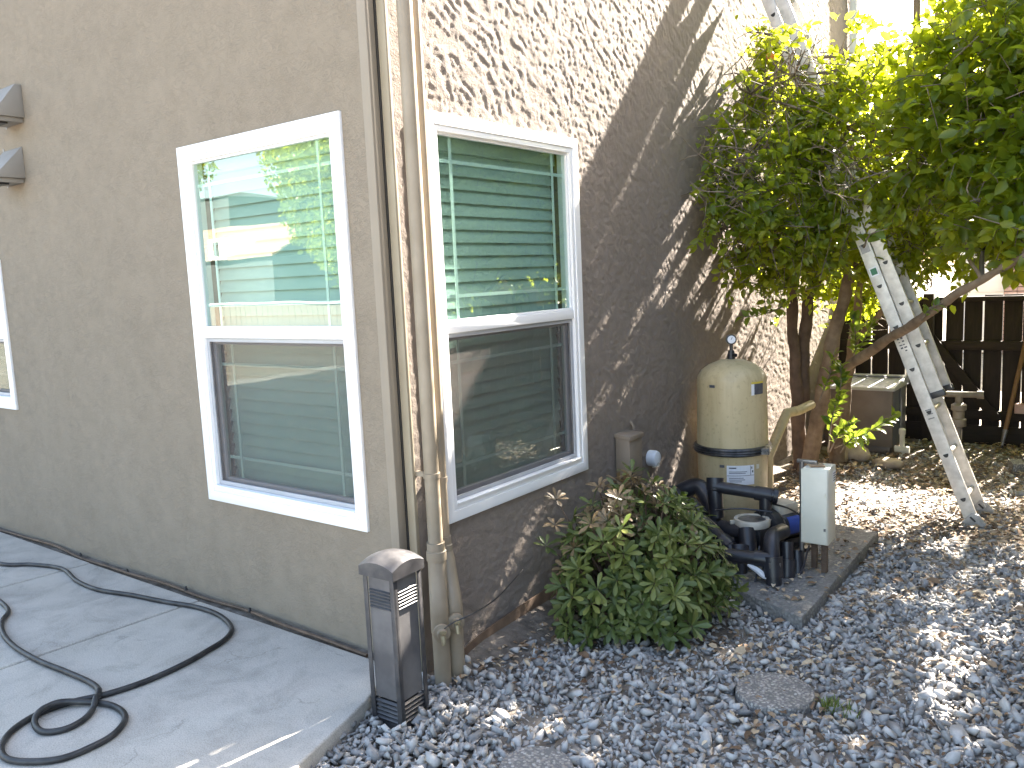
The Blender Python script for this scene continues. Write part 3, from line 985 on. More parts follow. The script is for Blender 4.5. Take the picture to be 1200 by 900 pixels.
def patch(mb, a0, a1, z0, z1, r, n=8):
    vs = []
    for k in range(n+1):
        a = a0+(a1-a0)*k/n
        vs += [(TC[0]+r*math.cos(a), TC[1]+r*math.sin(a), z+z0), (TC[0]+r*math.cos(a), TC[1]+r*math.sin(a), z+z1)]
    mb.add(vs, [(2*k, 2*k+2, 2*k+3, 2*k+1) for k in range(n)])
    return mb
A0 = math.atan2(CAM_P[1]-TC[1], CAM_P[0]-TC[0])           # facing the viewer's side of the yard
lab = obj('white_label', patch(MB(), A0-.16, A0+.62, .285, .415, .2335), M['label'], t)
mb = MB()
for (q0, q1, v0, v1) in ((-.10, .10, .395, .403), (-.10, .40, .372, .376), (-.10, .36, .362, .366), (-.15, .61, .346, .349), (-.10, .30, .33, .334), (-.10, .34, .318, .322), (-.08, .25, .306, .31), (.50, .515, .35, .412), (.53, .56, .39, .405), (.55, .59, .365, .38)):
    patch(mb, A0+q0, A0+q1, v0, v1, .2348, 5)
obj('label_print', mb, M['ink'], lab)
patch_b = obj('warning_label', patch(MB(), A0+.60, A0+1.02, .875, .945, .2308), M['ink'], t)
obj('label_edge', patch(MB(), A0+.56, A0+.66, .872, .945, .2316), M['label'], patch_b)
obj('label_stripe', patch(MB(), A0+.56, A0+1.02, .946, .958, .2312), M['yellow'], patch_b)
obj('name_badge', patch(MB(), A0-.66, A0-.48, .925, .943, .2305), M['ink'], t)
obj('name_badge', patch(MB(), A0-.36, A0-.22, .40, .418, .2345), M['ink'], t)
obj('small_sticker', patch(MB(), A0+.70, A0+.80, .385, .415, .2345), M['cream'], t)
obj('foot', MB().lathe([(.20, -.0), (.21, .004), (.19, .03)], (TC[0], TC[1], z), 32), M['tank'], t, smooth=True)

# beige pipe behind the tank
p0, p1, p2 = at(936, 481, 6.35), at(922, 484, 6.25), at(900, 535, 6.0)
t = thing('beige_pipe', (p2[0], p2[1], PADZ), 'beige elbow pipe behind the filter tank by the tree trunk', 'pipe')
obj('pipe', MB().tube([p0+np.array([0, .3, .0]), p0, p1, p1*.85+p2*.15, p2, [p2[0], p2[1], PADZ]], .036, 14), M['tank'], t, smooth=True)

# black pipework
t = thing('black_pipework', (.75, 2.0, PADZ), 'tangle of black plumbing pipes and valve between shrub and filter', 'pipework')
def pipe(pp, r, name='pipe', ends=True, n=14, mat='blackpipe'):
    P = [np.array(at(*q)) for q in pp]
    o = obj(name, MB().tube(smoothpath(P, 6), r, n), M[mat], t, smooth=True)
    return o
def coupling(pp, qq, r):
    a, b = np.array(at(*pp)), np.array(at(*qq))
    obj('coupling', MB().tube([a, b], r, 16), M['blackpipe'], t, smooth=True, sharp=50)
pipe([(836, 570, 5.05), (870, 575, 4.98), (908, 581, 4.9)], .036)
coupling((885, 577.5, 4.95), (905, 580.5, 4.905), .043)
coupling((906, 580.8, 4.9), (911, 581.5, 4.895), .047)
v = pipe([(838, 562, 5.08), (838, 580, 5.06), (840, 606, 5.06)], .046, 'valve_body')
coupling((838, 560, 5.07), (838, 574, 5.06), .052)
pipe([(897, 582, 4.92), (897, 606, 4.92)], .036)
pipe([(778, 590, 5.35), (800, 575, 5.3), (818, 570, 5.25), (828, 582, 5.2), (836, 604, 5.12), (836, 640, 5.05)], .052, 'elbow')
pipe([(786, 575, 5.2), (808, 596, 5.05), (835, 622, 4.9), (858, 644, 4.75)], .042)
coupling((834, 612, 5.0), (836, 636, 4.98), .062)
pipe([(815, 647, 4.7), (850, 650, 4.6), (890, 655, 4.52), (905, 656, 4.5)], .037)
coupling((884, 654, 4.53), (904, 656, 4.5), .044)
pipe([(918, 622, 4.68), (905, 630, 4.58), (905, 655, 4.5), (907, 690, 4.48)], .043, 'elbow')
coupling((905, 652, 4.5), (906, 676, 4.49), .055)
pipe([(906, 676, 4.49), (907, 702, 4.475)], .03)
pipe([(855, 640, 4.75), (860, 665, 4.7), (862, 690, 4.66)], .04)
pipe([(922, 635, 4.62), (922, 690, 4.58)], .036)
coupling((922, 655, 4.6), (922, 690, 4.58), .046)
pipe([(875, 620, 4.8), (878, 660, 4.72)], .05)
for a, b in (((845, 660, 4.62), (905, 700, 4.5)), ((850, 690, 4.6), (900, 700, 4.52)), ((840, 676, 4.64), (880, 690, 4.55))):
    pipe([a, ((a[0]+b[0])/2, (a[1]+b[1])/2+4, (a[2]+b[2])/2), b], .006, 'cable', n=6)
pipe([(800, 600, 5.0), (822, 630, 4.85), (846, 660, 4.68)], .04)
pipe([(845, 618, 4.95), (866, 622, 4.85), (885, 626, 4.78)], .045)
pipe([(868, 650, 4.72), (870, 690, 4.64)], .034)
pipe([(934, 645, 4.66), (935, 686, 4.62)], .03)
coupling((866, 640, 4.74), (867, 656, 4.71), .058)
coupling((808, 590, 5.08), (822, 606, 4.99), .05)
coupling((846, 633, 4.82), (856, 642, 4.77), .05)
for a, b, c_ in (((905, 590, 4.95), (925, 596, 4.8), (941, 606, 4.65)), ((948, 640, 4.66), (938, 672, 4.6), (920, 686, 4.56)), ((890, 640, 4.6), (884, 684, 4.52), (866, 696, 4.55)), ((838, 598, 4.98), (868, 596, 4.9), (905, 600, 4.85))):
    pipe([a, b, c_], .0055, 'cable', n=6)
for k in range(6):
    an = 2*math.pi*k/6
    cc = np.array(at(905, 664, 4.5))+CR*.052*math.cos(an)+CF*.052*math.sin(an)
    obj('bolt', MB().tube([cc, cc+np.array([0, 0, .03])], .007, 6), M['steel'], t, smooth=True)
hA, hB, hC = at(876, 662, 4.52), at(898, 678, 4.48), at(880, 668, 4.44)
obj('valve_handle', MB().tube(smoothpath([hA, (hA+hB)/2+np.array([0, 0, .01]), hB], 5), [.006, .009, .012, .014, .015, .016, .017, .017, .016, .013, .006][:11], 8), M['label'], t, smooth=True)

# pump
PC = at(881, 607, 4.86)
t = thing('pool_pump', (PC[0], PC[1], PADZ), 'dirty pool pump with a pale round strainer lid among black pipes', 'pump')
zt = PC[2]
pot = obj('strainer_pot', MB().lathe([(.07, 0), (.09, .02), (.092, zt-PADZ-.09), (.10, zt-PADZ-.05), (.10, zt-PADZ-.03)], (PC[0], PC[1], PADZ), 28), M['black'], t, smooth=True)
for k in range(8):
    a = 2*math.pi*k/8
    obj('rib', MB().box((PC[0]+.098*math.cos(a), PC[1]+.098*math.sin(a), zt-.10), (.02, .012, .1), Matrix.Rotation(a, 3, 'Z')), M['black'], pot, bevel=.002)
lid = obj('lid_ring', MB().lathe([(.094, -.045), (.104, -.04), (.106, -.012), (.100, .0), (.082, .0), (.078, -.012)], (PC[0], PC[1], zt), 36), M['creamdirty'], t, smooth=True)
obj('lid_window', MB().lathe([(.081, -.018), (.079, -.006), (.05, -.004)], (PC[0], PC[1], zt), 30), M['steel'], lid, smooth=True)
for sg in (-1, 1):
    obj('lid_lug', MB().box((PC[0]+sg*.105*.8, PC[1]+sg*.105*.6, zt-.02), (.045, .025, .022), Matrix.Rotation(.64, 3, 'Z')), M['creamdirty'], lid, bevel=.003)
md = Vector((.42, .90, 0)).normalized()
mc = Vector((PC[0], PC[1], PADZ+.16))
obj('volute', MB().lathe([(.07, .08), (.115, .10), (.12, .15), (.10, .18)], mc, 28, md), M['black'], t, smooth=True)
mo = obj('motor', MB().lathe([(.075, .18), (.082, .19), (.082, .40), (.07, .42), (.04, .43)], mc, 28, md), M['black'], t, smooth=True)
obj('motor_foot', MB().box(mc+md*.3+Vector((0, 0, -.11)), (.10, .16, .06), Matrix.Rotation(-.43, 3, 'Z')), M['black'], mo, bevel=.005)
mb = MB()
a1 = md.cross(Vector((0, 0, 1))).normalized()
vs = []
for k in range(7):
    a = -.5+k*.22
    d = a1*math.cos(a)+Vector((0, 0, 1))*math.sin(a)
    vs += [mc+md*.22+d*.0835, mc+md*.36+d*.0835]
mb.add(vs, [(2*k, 2*k+1, 2*k+3, 2*k+2) for k in range(6)])
obj('motor_label', mb, M['blue'], mo)
q = at(915, 592, 5.0)
obj('wiring_cover', MB().box((q[0], q[1], q[2]-.01), (.13, .16, .07), Matrix.Rotation(-.43, 3, 'Z')), M['creamdirty'], t, bevel=.012)
obj('base_plate', MB().box((PC[0]+.05, PC[1]+.12, PADZ+.012), (.22, .5, .024), Matrix.Rotation(-.43, 3, 'Z')), M['black'], t, bevel=.004)

# timer box on legs
zb, ztp = .150, .575
q = on(970, 640, 'z', zb)
t = thing('timer_box', (q[0]-.07, q[1]+.07, PADZ), 'cream metal timer box on two short legs at the pad edge', 'box')
Rt = Matrix.Rotation(.02, 3, 'Z')
bx_, by_ = .135, .15
cx_, cy_ = q[0]-bx_/2, q[1]+by_/2
body = obj('case', MB().box((cx_, cy_, (zb+ztp)/2), (bx_, by_, ztp-zb), Rt), M['cream'], t, bevel=.004)
obj('door', MB().box((cx_-.004, cy_-by_/2-.006, (zb+ztp)/2), (bx_+.004, .010, ztp-zb-.012), Rt), M['cream'], t, bevel=.003)
obj('latch', MB().box((cx_+.055, cy_-by_/2-.014, zb+.09), (.01, .008, .014)), M['steel'], t)
obj('latch', MB().box((cx_+.055, cy_-by_/2-.014, ztp-.14), (.008, .006, .02)), M['cream'], t)
lb = obj('label', MB().box((cx_+bx_/2+.0015, cy_+.035, ztp-.06), (.002, .05, .065)), M['label'], t)
mb = MB()
for k in range(4):
    mb.box((cx_+bx_/2+.0035, cy_+.035, ztp-.04-k*.013), (.001, .04, .005))
obj('label_print', mb, M['ink'], lb)
for dx, dy in ((.035, -.02), (-.035, .03)):
    obj('leg', MB().box((cx_+dx, cy_+dy, (PADZ+zb)/2), (.03, .03, zb-PADZ-.002)), M['barkdark'], t, bevel=.003)
obj('top_dirt', MB().box((cx_-.01, cy_-.02, ztp+.006), (.08, .07, .012), Matrix.Rotation(.5, 3, 'Z')), M['litter'], t, bevel=.005)
q = on(935, 652, 'z', .1)
obj('conduit', MB().tube([(cx_-bx_/2-.022, cy_-.02, PADZ), (cx_-bx_/2-.022, cy_-.02, ztp+.02)], .013, 10), M['steel'], t, smooth=True)
obj('conduit_strut', MB().box((cx_-.06, cy_-.02, ztp+.022), (.11, .02, .02)), M['steel'], t, bevel=.002)

# ================================================================== STEPPING STONES
def stepstone(px, py, r, label):
    c = on(px, py, 'z', GZ+.022)
    n = 40
    mb = MB()
    pr = [(r*.99, -.05), (r, -.02), (r*.995, .012), (r*.975, .020), (r*.5, .022)]
    mb.lathe(pr, (c[0], c[1], GZ+.0), n)
    o = obj('stepping_stone', mb, M['agg'], smooth=True)
    tag(o, label, 'paver', 'round pavers in the gravel')
    return c, r
ST = [stepstone(908, 808, .158, 'round pebbly paver in the grey gravel in front of the equipment pad'),
      stepstone(628, 898, .135, 'round pebbly paver half out of view below the shrub in the gravel')]

# ================================================================== GRAVEL
def stone_templates(n):
    out = []
    for k in range(n):
        bm = bmesh.new()
        pts = rng.normal(size=(10, 3))
        pts /= np.linalg.norm(pts, axis=1, keepdims=True)
        pts *= rng.uniform(.8, 1.15, (10, 1))
        pts *= np.array([1.28, .86, .62])
        for p in pts:
            bm.verts.new(p)
        r = bmesh.ops.convex_hull(bm, input=bm.verts)
        bmesh.ops.delete(bm, geom=[e for e in r['geom_interior'] if isinstance(e, bmesh.types.BMVert)], context='VERTS')
        bmesh.ops.triangulate(bm, faces=bm.faces)
        bmesh.ops.recalc_face_normals(bm, faces=bm.faces)
        bm.verts.index_update()
        out.append((np.array([v.co[:] for v in bm.verts]), np.array([[v.index for v in f.verts] for f in bm.faces])))
        bm.free()
    return out
TPL = stone_templates(16)
def inpoly(x, y, poly):
    ins = np.zeros(len(x), bool)
    n = len(poly)
    for i in range(n):
        (x1, y1), (x2, y2) = poly[i], poly[(i+1) % n]
        c = ((y1 > y) != (y2 > y)) & (x < (x2-x1)*(y-y1)/((y2-y1) if y2 != y1 else 1e-9)+x1)
        ins ^= c
    return ins
SLABPOLY = EDGE + [(4.2, -9), (-11, -9), (-11, -.08)]
def scatter(x0, x1, y0, y1, sp):
    xs, ys = np.meshgrid(np.arange(x0, x1, sp), np.arange(y0, y1, sp))
    x = xs.ravel()+rng.uniform(-.5, .5, xs.size)*sp
    y = ys.ravel()+rng.uniform(-.5, .5, xs.size)*sp
    return x, y
def rot_random(n):
    q = rng.normal(size=(n, 4))
    q[:, 1:3] *= .45                 # stones lie mostly flat
    q /= np.linalg.norm(q, axis=1, keepdims=True)
    w, x, y, z = q.T
    return np.stack([np.stack([1-2*(y*y+z*z), 2*(x*y-z*w), 2*(x*z+y*w)], -1), np.stack([2*(x*y+z*w), 1-2*(x*x+z*z), 2*(y*z-x*w)], -1), np.stack([2*(x*z-y*w), 2*(y*z+x*w), 1-2*(x*x+y*y)], -1)], 1)
def stones(x, y, z, s):
    Vs, Fs, off = [], [], 0
    which = rng.integers(0, len(TPL), len(x))
    for k, (tv, tf) in enumerate(TPL):
        ii = np.where(which == k)[0]
        if not len(ii):
            continue
        R = rot_random(len(ii))
        V = np.einsum('nij,kj->nki', R, tv)*s[ii][:, None, None] + np.stack([x[ii], y[ii], z[ii]], -1)[:, None, :]
        F = tf[None]+(np.arange(len(ii))*len(tv))[:, None, None]+off
        Vs.append(V.reshape(-1, 3)); Fs.append(F.reshape(-1, 3))
        off += len(ii)*len(tv)
    return np.concatenate(Vs), np.concatenate(Fs)
parts = []
for (x0, x1, y0, y1, sp, sz) in ((-.15, 3.1, -2.2, 3.1, .0225, .0165), (.03, 3.3, 3.1, 6.3, .034, .0165), (-.15, 2.6, -1.2, 1.6, .055, .0195)):
    x, y = scatter(x0, x1, y0, y1, sp)
    s = sz*np.exp(rng.normal(0, .36, len(x)))
    k = ~inpoly(x, y, SLABPOLY) & ~inpoly(x, y, PAD) & (x > .03+.0*y)
    k &= ~((y < .1) & (x < .0))
    # bare dirt near the wall, the shrub and the tree
    dirt = .8*sstep(.5, .2, x)*sstep(.15, .4, y)*sstep(1.5, 1.0, y)
    dirt = np.maximum(dirt, np.exp(-(((x-.62)/.45)**2+((y-1.15)/.36)**2))*.95)
    dirt = np.maximum(dirt, sstep(4.2, 5.2, y)*.7)
    dirt = np.maximum(dirt, sstep(3.2, 3.9, y)*.35)
    k &= rng.random(len(x)) > dirt*.93
    for c, r in ST:
        k &= np.hypot(x-c[0], y-c[1]) > r+.005
    k &= np.hypot(x-.262+.06, y+.31) > .085
    x, y, s = x[k], y[k], s[k]
    zz = GZ-.016+.032*sstep(.05, -.25, y)*sstep(.75, .3, x+.35*(y+.3))+rng.uniform(-.007, .007, len(x)) + (.02 if sp > .05 else 0) + .010*(vnoise(x*3+20, y*3+20, 31)-.5)
    parts.append((x, y, zz, s))
x, y, zz, s = [np.concatenate(a) for a in zip(*parts)]
V, F = stones(x, y, zz, s)
gv = raw('gravel', V, F, M['gravel'])
kind(gv, 'stuff')
gv['label'] = 'blue grey crushed stone gravel covering the side yard'
gv['category'] = 'gravel'

# leaf litter
def litter(n, x0, x1, y0, y1, dens, L0):
    x, y = rng.uniform(x0, x1, n), rng.uniform(y0, y1, n)
    k = (rng.random(n) < dens(x, y)) & ~inpoly(x, y, SLABPOLY)
    x, y = x[k], y[k]
    zz = np.where(inpoly(x, y, PAD), PADZ+.004, GZ+.004)+rng.uniform(0, .012, len(x))
    a = rng.uniform(0, 2*math.pi, len(x))
    D = np.stack([np.cos(a), np.sin(a), rng.normal(0, .25, len(x))], -1)
    N = np.stack([rng.normal(0, .35, len(x)), rng.normal(0, .35, len(x)), np.ones(len(x))], -1)
    return np.stack([x, y, zz], -1), D, N, L0*np.exp(rng.normal(0, .25, len(x))), rng.uniform(.4, .75, len(x))
def dfar(x, y):
    d = sstep(2.5, 3.4, y)*.78 + .35*sstep(1.0, 1.5, x)*sstep(1.5, 2.4, y)
    d = d*(.35+.65*sstep(.35, .6, vnoise(x*2.3, y*2.3, 41)))
    inpad = inpoly(x, y, PAD)
    return np.where(inpad, .06, d)
def dnear(x, y):
    return .5*sstep(.42, .68, vnoise(x*2.1+7, y*2.1, 42)) + .8*np.exp(-(((x-.62)/.55)**2+((y-1.0)/.5)**2)) + .8*sstep(.6, .2, x)*sstep(0, .3, y)*sstep(1.8, 1.2, y)
sets = [litter(16000, .05, 3.3, 1.3, 6.3, dfar, .040), litter(5200, .02, 3.0, -.6, 2.6, dnear, .036)]
P_, D_, N_, L_, W_ = [np.concatenate(a) for a in zip(*sets)]
V, F = leaves_mesh(P_, D_, N_, L_, W_)
lt = kind(raw('leaf_litter', V, F, M['litter']), 'stuff')
lt['label'] = 'dry brown fallen leaves scattered over the gravel'
lt['category'] = 'leaf litter'

# small weeds
def weed(c, n, h, label):
    t = MB()
    for k in range(n):
        a, l = random.uniform(0, 6.28), h*random.uniform(.6, 1.2)
        b = np.array([c[0]+random.gauss(0, .018), c[1]+random.gauss(0, .018), GZ-.005])
        d = np.array([math.cos(a), math.sin(a), 0])
        s = np.array([-d[1], d[0], 0])*.0022
        m_, e_ = b+d*l*.3+np.array([0, 0, l*.7]), b+d*l*.75+np.array([0, 0, l])
        t.add([b-s, b+s, m_+s, m_-s, e_], [(0, 1, 2, 3), (3, 2, 4)])
    o = obj('weed', t, M['grass'])
    tag(o, label, 'weed', 'small weeds in the gravel')
weed(on(374, 872, 'z', GZ), 46, .055, 'yellow green grass tuft at the curved patio edge')
weed(on(972, 830, 'z', GZ), 60, .045, 'low green weeds beside the round paver')
weed(on(995, 836, 'z', GZ), 40, .04, 'sparse low weed sprig beyond the larger weeds by the round paver')

# ================================================================== SHRUB
SB = np.array([.525, 1.11, GZ])
shrub = thing('shrub', SB, 'rounded green shrub with whorled leaves and bronzed top beside the wall', 'shrub')
SR = np.array([.40, .40, .69])
ros = []
tries = 0
while len(ros) < 460 and tries < 30000:
    tries += 1
    th, ph = random.uniform(0, 2*math.pi), math.acos(random.uniform(-.25, 1))
    d = np.array([math.sin(ph)*math.cos(th), math.sin(ph)*math.sin(th), math.cos(ph)])
    rr = random.uniform(.80, 1.06) if random.random() < .85 else random.uniform(.5, .8)
    bumpy = 1+.13*math.sin(3.1*th+1)*math.sin(ph)+.09*math.cos(5*th+2*ph)
    p = SB+np.array([0, 0, .12])+d*np.array([SR[0], SR[1], SR[2]-.14])*rr*bumpy
    if p[0] < .09 or p[2] < GZ+.05:
        continue
    if any(np.linalg.norm(p-q[0]) < .042 for q in ros):
        continue
    ros.append((p, d))
for (px, py, Zd) in ((652, 585, 4.45), (650, 615, 4.35), (640, 640, 4.3), (700, 735, 3.95), (735, 742, 3.9)):
    ros.append((at(px, py, Zd), np.array([.1, -.3, .9])))
LV = []
for p, d in ros:
    ax = d*.75+np.array([.05, -.08, .45])+np.random.default_rng(int(abs(p[0]*9e3))).normal(0, .15, 3)
    ax = ax/np.linalg.norm(ax)
    a1 = np.cross(ax, [0.3, .5, .8]); a1 /= np.linalg.norm(a1)
    a2 = np.cross(ax, a1)
    nl = random.randint(8, 11)
    bronze = random.random() < (.7 if (p[2] > SB[2]+.50 and p[0] < SB[0]+.12) else .35 if p[2] > SB[2]+.42 and p[0] < SB[0]+.15 else .06)
    ph0 = random.uniform(0, 6)
    for k in range(nl):
        a = ph0+2*math.pi*k/nl+random.gauss(0, .12)
        el = random.uniform(.05, .5) if k % 3 else random.uniform(.5, 1.0)
        rad = a1*math.cos(a)+a2*math.sin(a)
        D = rad*math.cos(el)+ax*math.sin(el)-np.array([0, 0, .12])
        N = ax*math.cos(el)-rad*math.sin(el)
        L = random.uniform(.062, .094)*(.85 if bronze else 1)
        LV.append((p+rad*.004, D, N, L, bronze))
# obovate leaf, tip broad
SL_V = np.array([[0, 0, 0], [.4, .10, .03], [.4, 0, 0], [.4, -.10, .03], [.75, .155, .03], [.75, 0, -.02], [.75, -.155, .03], [.94, .08, -.04], [1, 0, -.07], [.94, -.08, -.04]])
SL_F = [(0, 2, 1), (0, 3, 2), (1, 2, 5, 4), (2, 3, 6, 5), (4, 5, 8, 7), (5, 6, 9, 8)]
def leafmesh(mat):
    return mesh_of('leaf', MB().add(SL_V, SL_F), mat, smooth=True, sharp=0)
LMg, LMb = leafmesh(M['shrubA']), leafmesh(M['shrubB'])
dist = [np.linalg.norm(q[0]+q[1]*.05-CAM_P)-.25*q[0][2] for q in LV]
order = np.argsort(dist)
rest = []
vis = 0
for i in order:
    p, D, N, L, br = LV[i]
    if vis < 290 and np.dot(p-(SB+np.array([0, 0, .2])), CAM_P-SB) > 0:
        R = rot_frames(np.array([D]), np.array([N]))[0]
        o = link('leaf', LMb if br else LMg, shrub)
        mw = Matrix(((R[0, 0], R[0, 1], R[0, 2], p[0]-SB[0]), (R[1, 0], R[1, 1], R[1, 2], p[1]-SB[1]), (R[2, 0], R[2, 1], R[2, 2], p[2]-SB[2]), (0, 0, 0, 1)))
        o.matrix_local = mw @ Matrix.Scale(L, 4)
        vis += 1
    else:
        rest.append(i)
for br, nm, mt in ((False, 'green_foliage', 'shrubM'), (True, 'bronze_foliage', 'shrubB')):
    ii = [i for i in rest if LV[i][4] == br]
    R = rot_frames(np.array([LV[i][1] for i in ii]), np.array([LV[i][2] for i in ii]))
    Vv = np.einsum('nij,kj->nki', R, SL_V)*np.array([LV[i][3] for i in ii])[:, None, None]+np.array([LV[i][0] for i in ii])[:, None, :]
    tri = []
    for f in SL_F:
        tri.append(f[:3])
        if len(f) == 4:
            tri.append((f[0], f[2], f[3]))
    Ff = np.array(tri)[None]+(np.arange(len(ii))*10)[:, None, None]
    kind(raw(nm, Vv.reshape(-1, 3), Ff.reshape(-1, 3), M[mt], shrub, smooth=True), 'stuff')
mb = MB()
for p, d in ros:
    b = SB+np.array([random.gauss(0, .05), random.gauss(0, .05), -.02])
    mid = b*.45+p*.55+np.array([0, 0, -.03])
    mb.tube([b, mid, p], [.008, .006, .003], 5)
obj('stems', mb, M['barkdark'], shrub, smooth=True)

# ================================================================== ORANGE TREE
tree = thing('orange_tree', (.25, 4.75, GZ), 'multi stemmed leafy orange tree standing between the house and the fence', 'tree')
def stem(pts, rr, mat='bark', name='trunk'):
    P = [np.array(at(*q)) for q in pts]
    path = smoothpath(P, 6)
    R = np.interp(np.linspace(0, 1, len(path)), np.linspace(0, 1, len(rr)), rr)
    R = [float(r*(1+.07*math.sin(i*1.9)+.05*math.sin(i*.7+2))) for i, r in enumerate(R)]
    path = [p+np.array([math.sin(i*.9), math.cos(i*1.3), 0])*.006 for i, p in enumerate(path)]
    obj(name, MB().tube(path, R, 12), M[mat], tree, smooth=True, sharp=0)
    return path
stem([(940, 560, 7.2), (936, 500, 7.1), (933, 440, 7.0), (929, 390, 6.95), (926, 330, 6.9), (918, 280, 6.8), (900, 180, 6.3)], [.075, .06, .05, .042, .04, .03, .015], 'barkdark')
stem([(942, 470, 7.05), (943, 400, 7.0), (948, 350, 6.9), (960, 322, 6.8), (975, 305, 6.7), (990, 250, 6.5), (985, 120, 6.0)], [.045, .05, .045, .04, .034, .03, .015], 'barkdark')
stem([(928, 400, 6.95), (932, 350, 6.9), (915, 315, 6.75), (890, 290, 6.4), (860, 240, 6.0)], [.028, .026, .024, .018, .01], 'barkdark')
stem([(944, 560, 7.1), (957, 500, 6.95), (966, 450, 6.85), (976, 400, 6.7), (990, 345, 6.55), (1004, 300, 6.4), (1014, 262, 6.2), (1020, 160, 5.9), (1040, 60, 5.7)], [.08, .066, .06, .055, .048, .04, .036, .028, .015])
stem([(978, 560, 7.4), (984, 500, 7.35), (992, 450, 7.3), (1000, 400, 7.2), (1005, 360, 7.1), (1012, 300, 7.0)], [.075, .07, .05, .042, .035, .02])
stem([(972, 445, 6.85), (1000, 425, 6.4), (1040, 398, 5.75), (1075, 377, 5.2), (1110, 352, 4.95), (1150, 328, 4.7), (1200, 300, 4.45), (1260, 260, 4.2)], [.042, .038, .034, .029, .026, .022, .02, .012], name='limb')
stem([(1000, 400, 7.2), (1030, 370, 7.0), (1060, 320, 6.8), (1090, 250, 6.4), (1110, 150, 6.0)], [.03, .026, .024, .02, .01], name='limb')
stem([(1010, 280, 6.3), (1040, 190, 5.9), (1068, 110, 5.6), (1075, 40, 5.4), (1074, -80, 5.2)], [.034, .03, .027, .024, .014], name='limb')
stem([(1068, 110, 5.6), (1088, 70, 5.5), (1102, 10, 5.4), (1130, -120, 5.3)], [.026, .024, .022, .012], name='limb')
stem([(1050, 150, 5.7), (1090, 128, 5.4), (1140, 105, 5.1), (1200, 85, 4.9)], [.02, .018, .014, .01], name='limb')
stem([(1150, 328, 4.7), (1135, 300, 4.8), (1128, 270, 4.9)], [.012, .010, .006], name='limb')

BL = [  # px, py, view distance, radius (m), weight
    (880, 110, 5.75, .46, 1.6), (865, 190, 5.7, .42, 1.9), (845, 250, 5.65, .34, 1.9), (885, 270, 5.85, .42, 2.0), (930, 235, 6.6, .42, 1.8), (925, 140, 6.6, .45, 1.6), (900, 300, 6.3, .25, 1.5), (892, 62, 6.4, .30, 2.4), (880, 120, 6.25, .26, 2.2),
    (930, 90, 5.9, .5, 1.3), (935, 190, 5.95, .52, 1.4), (935, 280, 6.1, .42, 1.5), (990, 150, 5.8, .5, .7),
    (990, 250, 6.0, .45, .8), (1005, 75, 5.8, .42, .4), (1050, 210, 5.6, .5, .65), (1060, 110, 5.6, .45, .35),
    (1040, 290, 6.4, .42, .9), (1090, 270, 5.9, .42, .8), (1120, 180, 5.2, .5, .7), (1130, 80, 5.2, .5, .6), (1130, 270, 5.6, .32, .5),
    (1190, 150, 4.9, .5, .7), (1190, 250, 4.7, .38, .7), (1190, 40, 5.0, .5, .6), (1175, 270, 5.2, .3, .7),
    (1270, 100, 4.7, .6, 1), (1280, 240, 4.5, .5, 1), (1360, 60, 4.6, .7, 1), (1400, 220, 4.5, .6, 1), (1500, 100, 4.5, .7, 1),
    # the crown above the picture
    (1300, -120, 5.0, .8, .4),
    (1450, -60, 5.2, .8, .9), (1560, -250, 5.4, .9, .9), (1350, -420, 5.6, .9, .8), (1600, 50, 5.0, .8, .9), (1330, 60, 5.9, .8, .8), (1450, 180, 5.6, .7, .8), (1230, -330, 5.6, .85, .4), (1400, -250, 5.2, .9, .9), (1200, 60, 7.0, .8, .8),
    (1150, 190, 7.2, .6, .9), (1080, 260, 7.4, .45, .8), (1045, 335, 7.35, .26, 1.2), (1000, 350, 7.55, .24, 1.3), (1035, 368, 7.55, .18, 1.2), (1190, 235, 7.6, .5, 1.3), (1250, 250, 7.3, .6, 1.2), (1120, 250, 7.7, .4, 1.2), (1085, 318, 7.4, .24, 1.2), (965, 320, 7.4, .3, 1.0), (1020, 300, 7.3, .35, .7), (1250, 200, 6.6, .7, .9), (1000, 200, 6.9, .5, .8),
]
HOLES = [(on(px, py, 'x', 0), r) for px, py, r in ((802, 245, .022), (775, 322, .03), (752, 375, .022), (728, 432, .02), (790, 330, .02), (772, 395, .028), (812, 385, .03), (862, 305, .03), (846, 350, .03), (872, 345, .022), (890, 322, .025), (688, 282, .06), (758, 470, .022), (694, 478, .014), (742, 445, .015), (720, 260, .012), (640, 480, .02), (655, 520, .02),
          (612, 640, .045), (585, 690, .04), (625, 610, .03), (560, 735, .04), (835, 300, .012), (820, 330, .012), (905, 310, .02), (700, 390, .012))]
HOLES += [(on(px, py, 'z', GZ), r) for px, py, r in ((545, 833, .05), (590, 838, .035), (648, 845, .03), (520, 770, .03), (862, 758, .035), (1120, 782, .07), (1098, 812, .04), (1125, 838, .04), (1150, 880, .05), (1105, 700, .05), (1060, 700, .025), (1090, 745, .03), (1170, 740, .03), (1000, 870, .02), (830, 880, .02), (700, 880, .02), (575, 762, .03), (612, 728, .04), (650, 715, .03), (1040, 690, .03))]
HOLES += [(np.array(on(px, py, 'z', 0.0)), r) for px, py, r in ((350, 872, .09), (320, 885, .10), (290, 897, .10), (382, 862, .06), (255, 915, .1))]
HOLES += [(np.array(at(px, py, Zq)), r) for px, py, Zq, r in ((655, 600, 4.4, .03), (700, 590, 4.2, .03), (745, 660, 3.95, .03), (690, 625, 4.1, .02), (710, 648, 4.0, .025), (640, 645, 4.3, .02), (465, 652, 3.35, .04), (735, 675, 3.9, .02))]
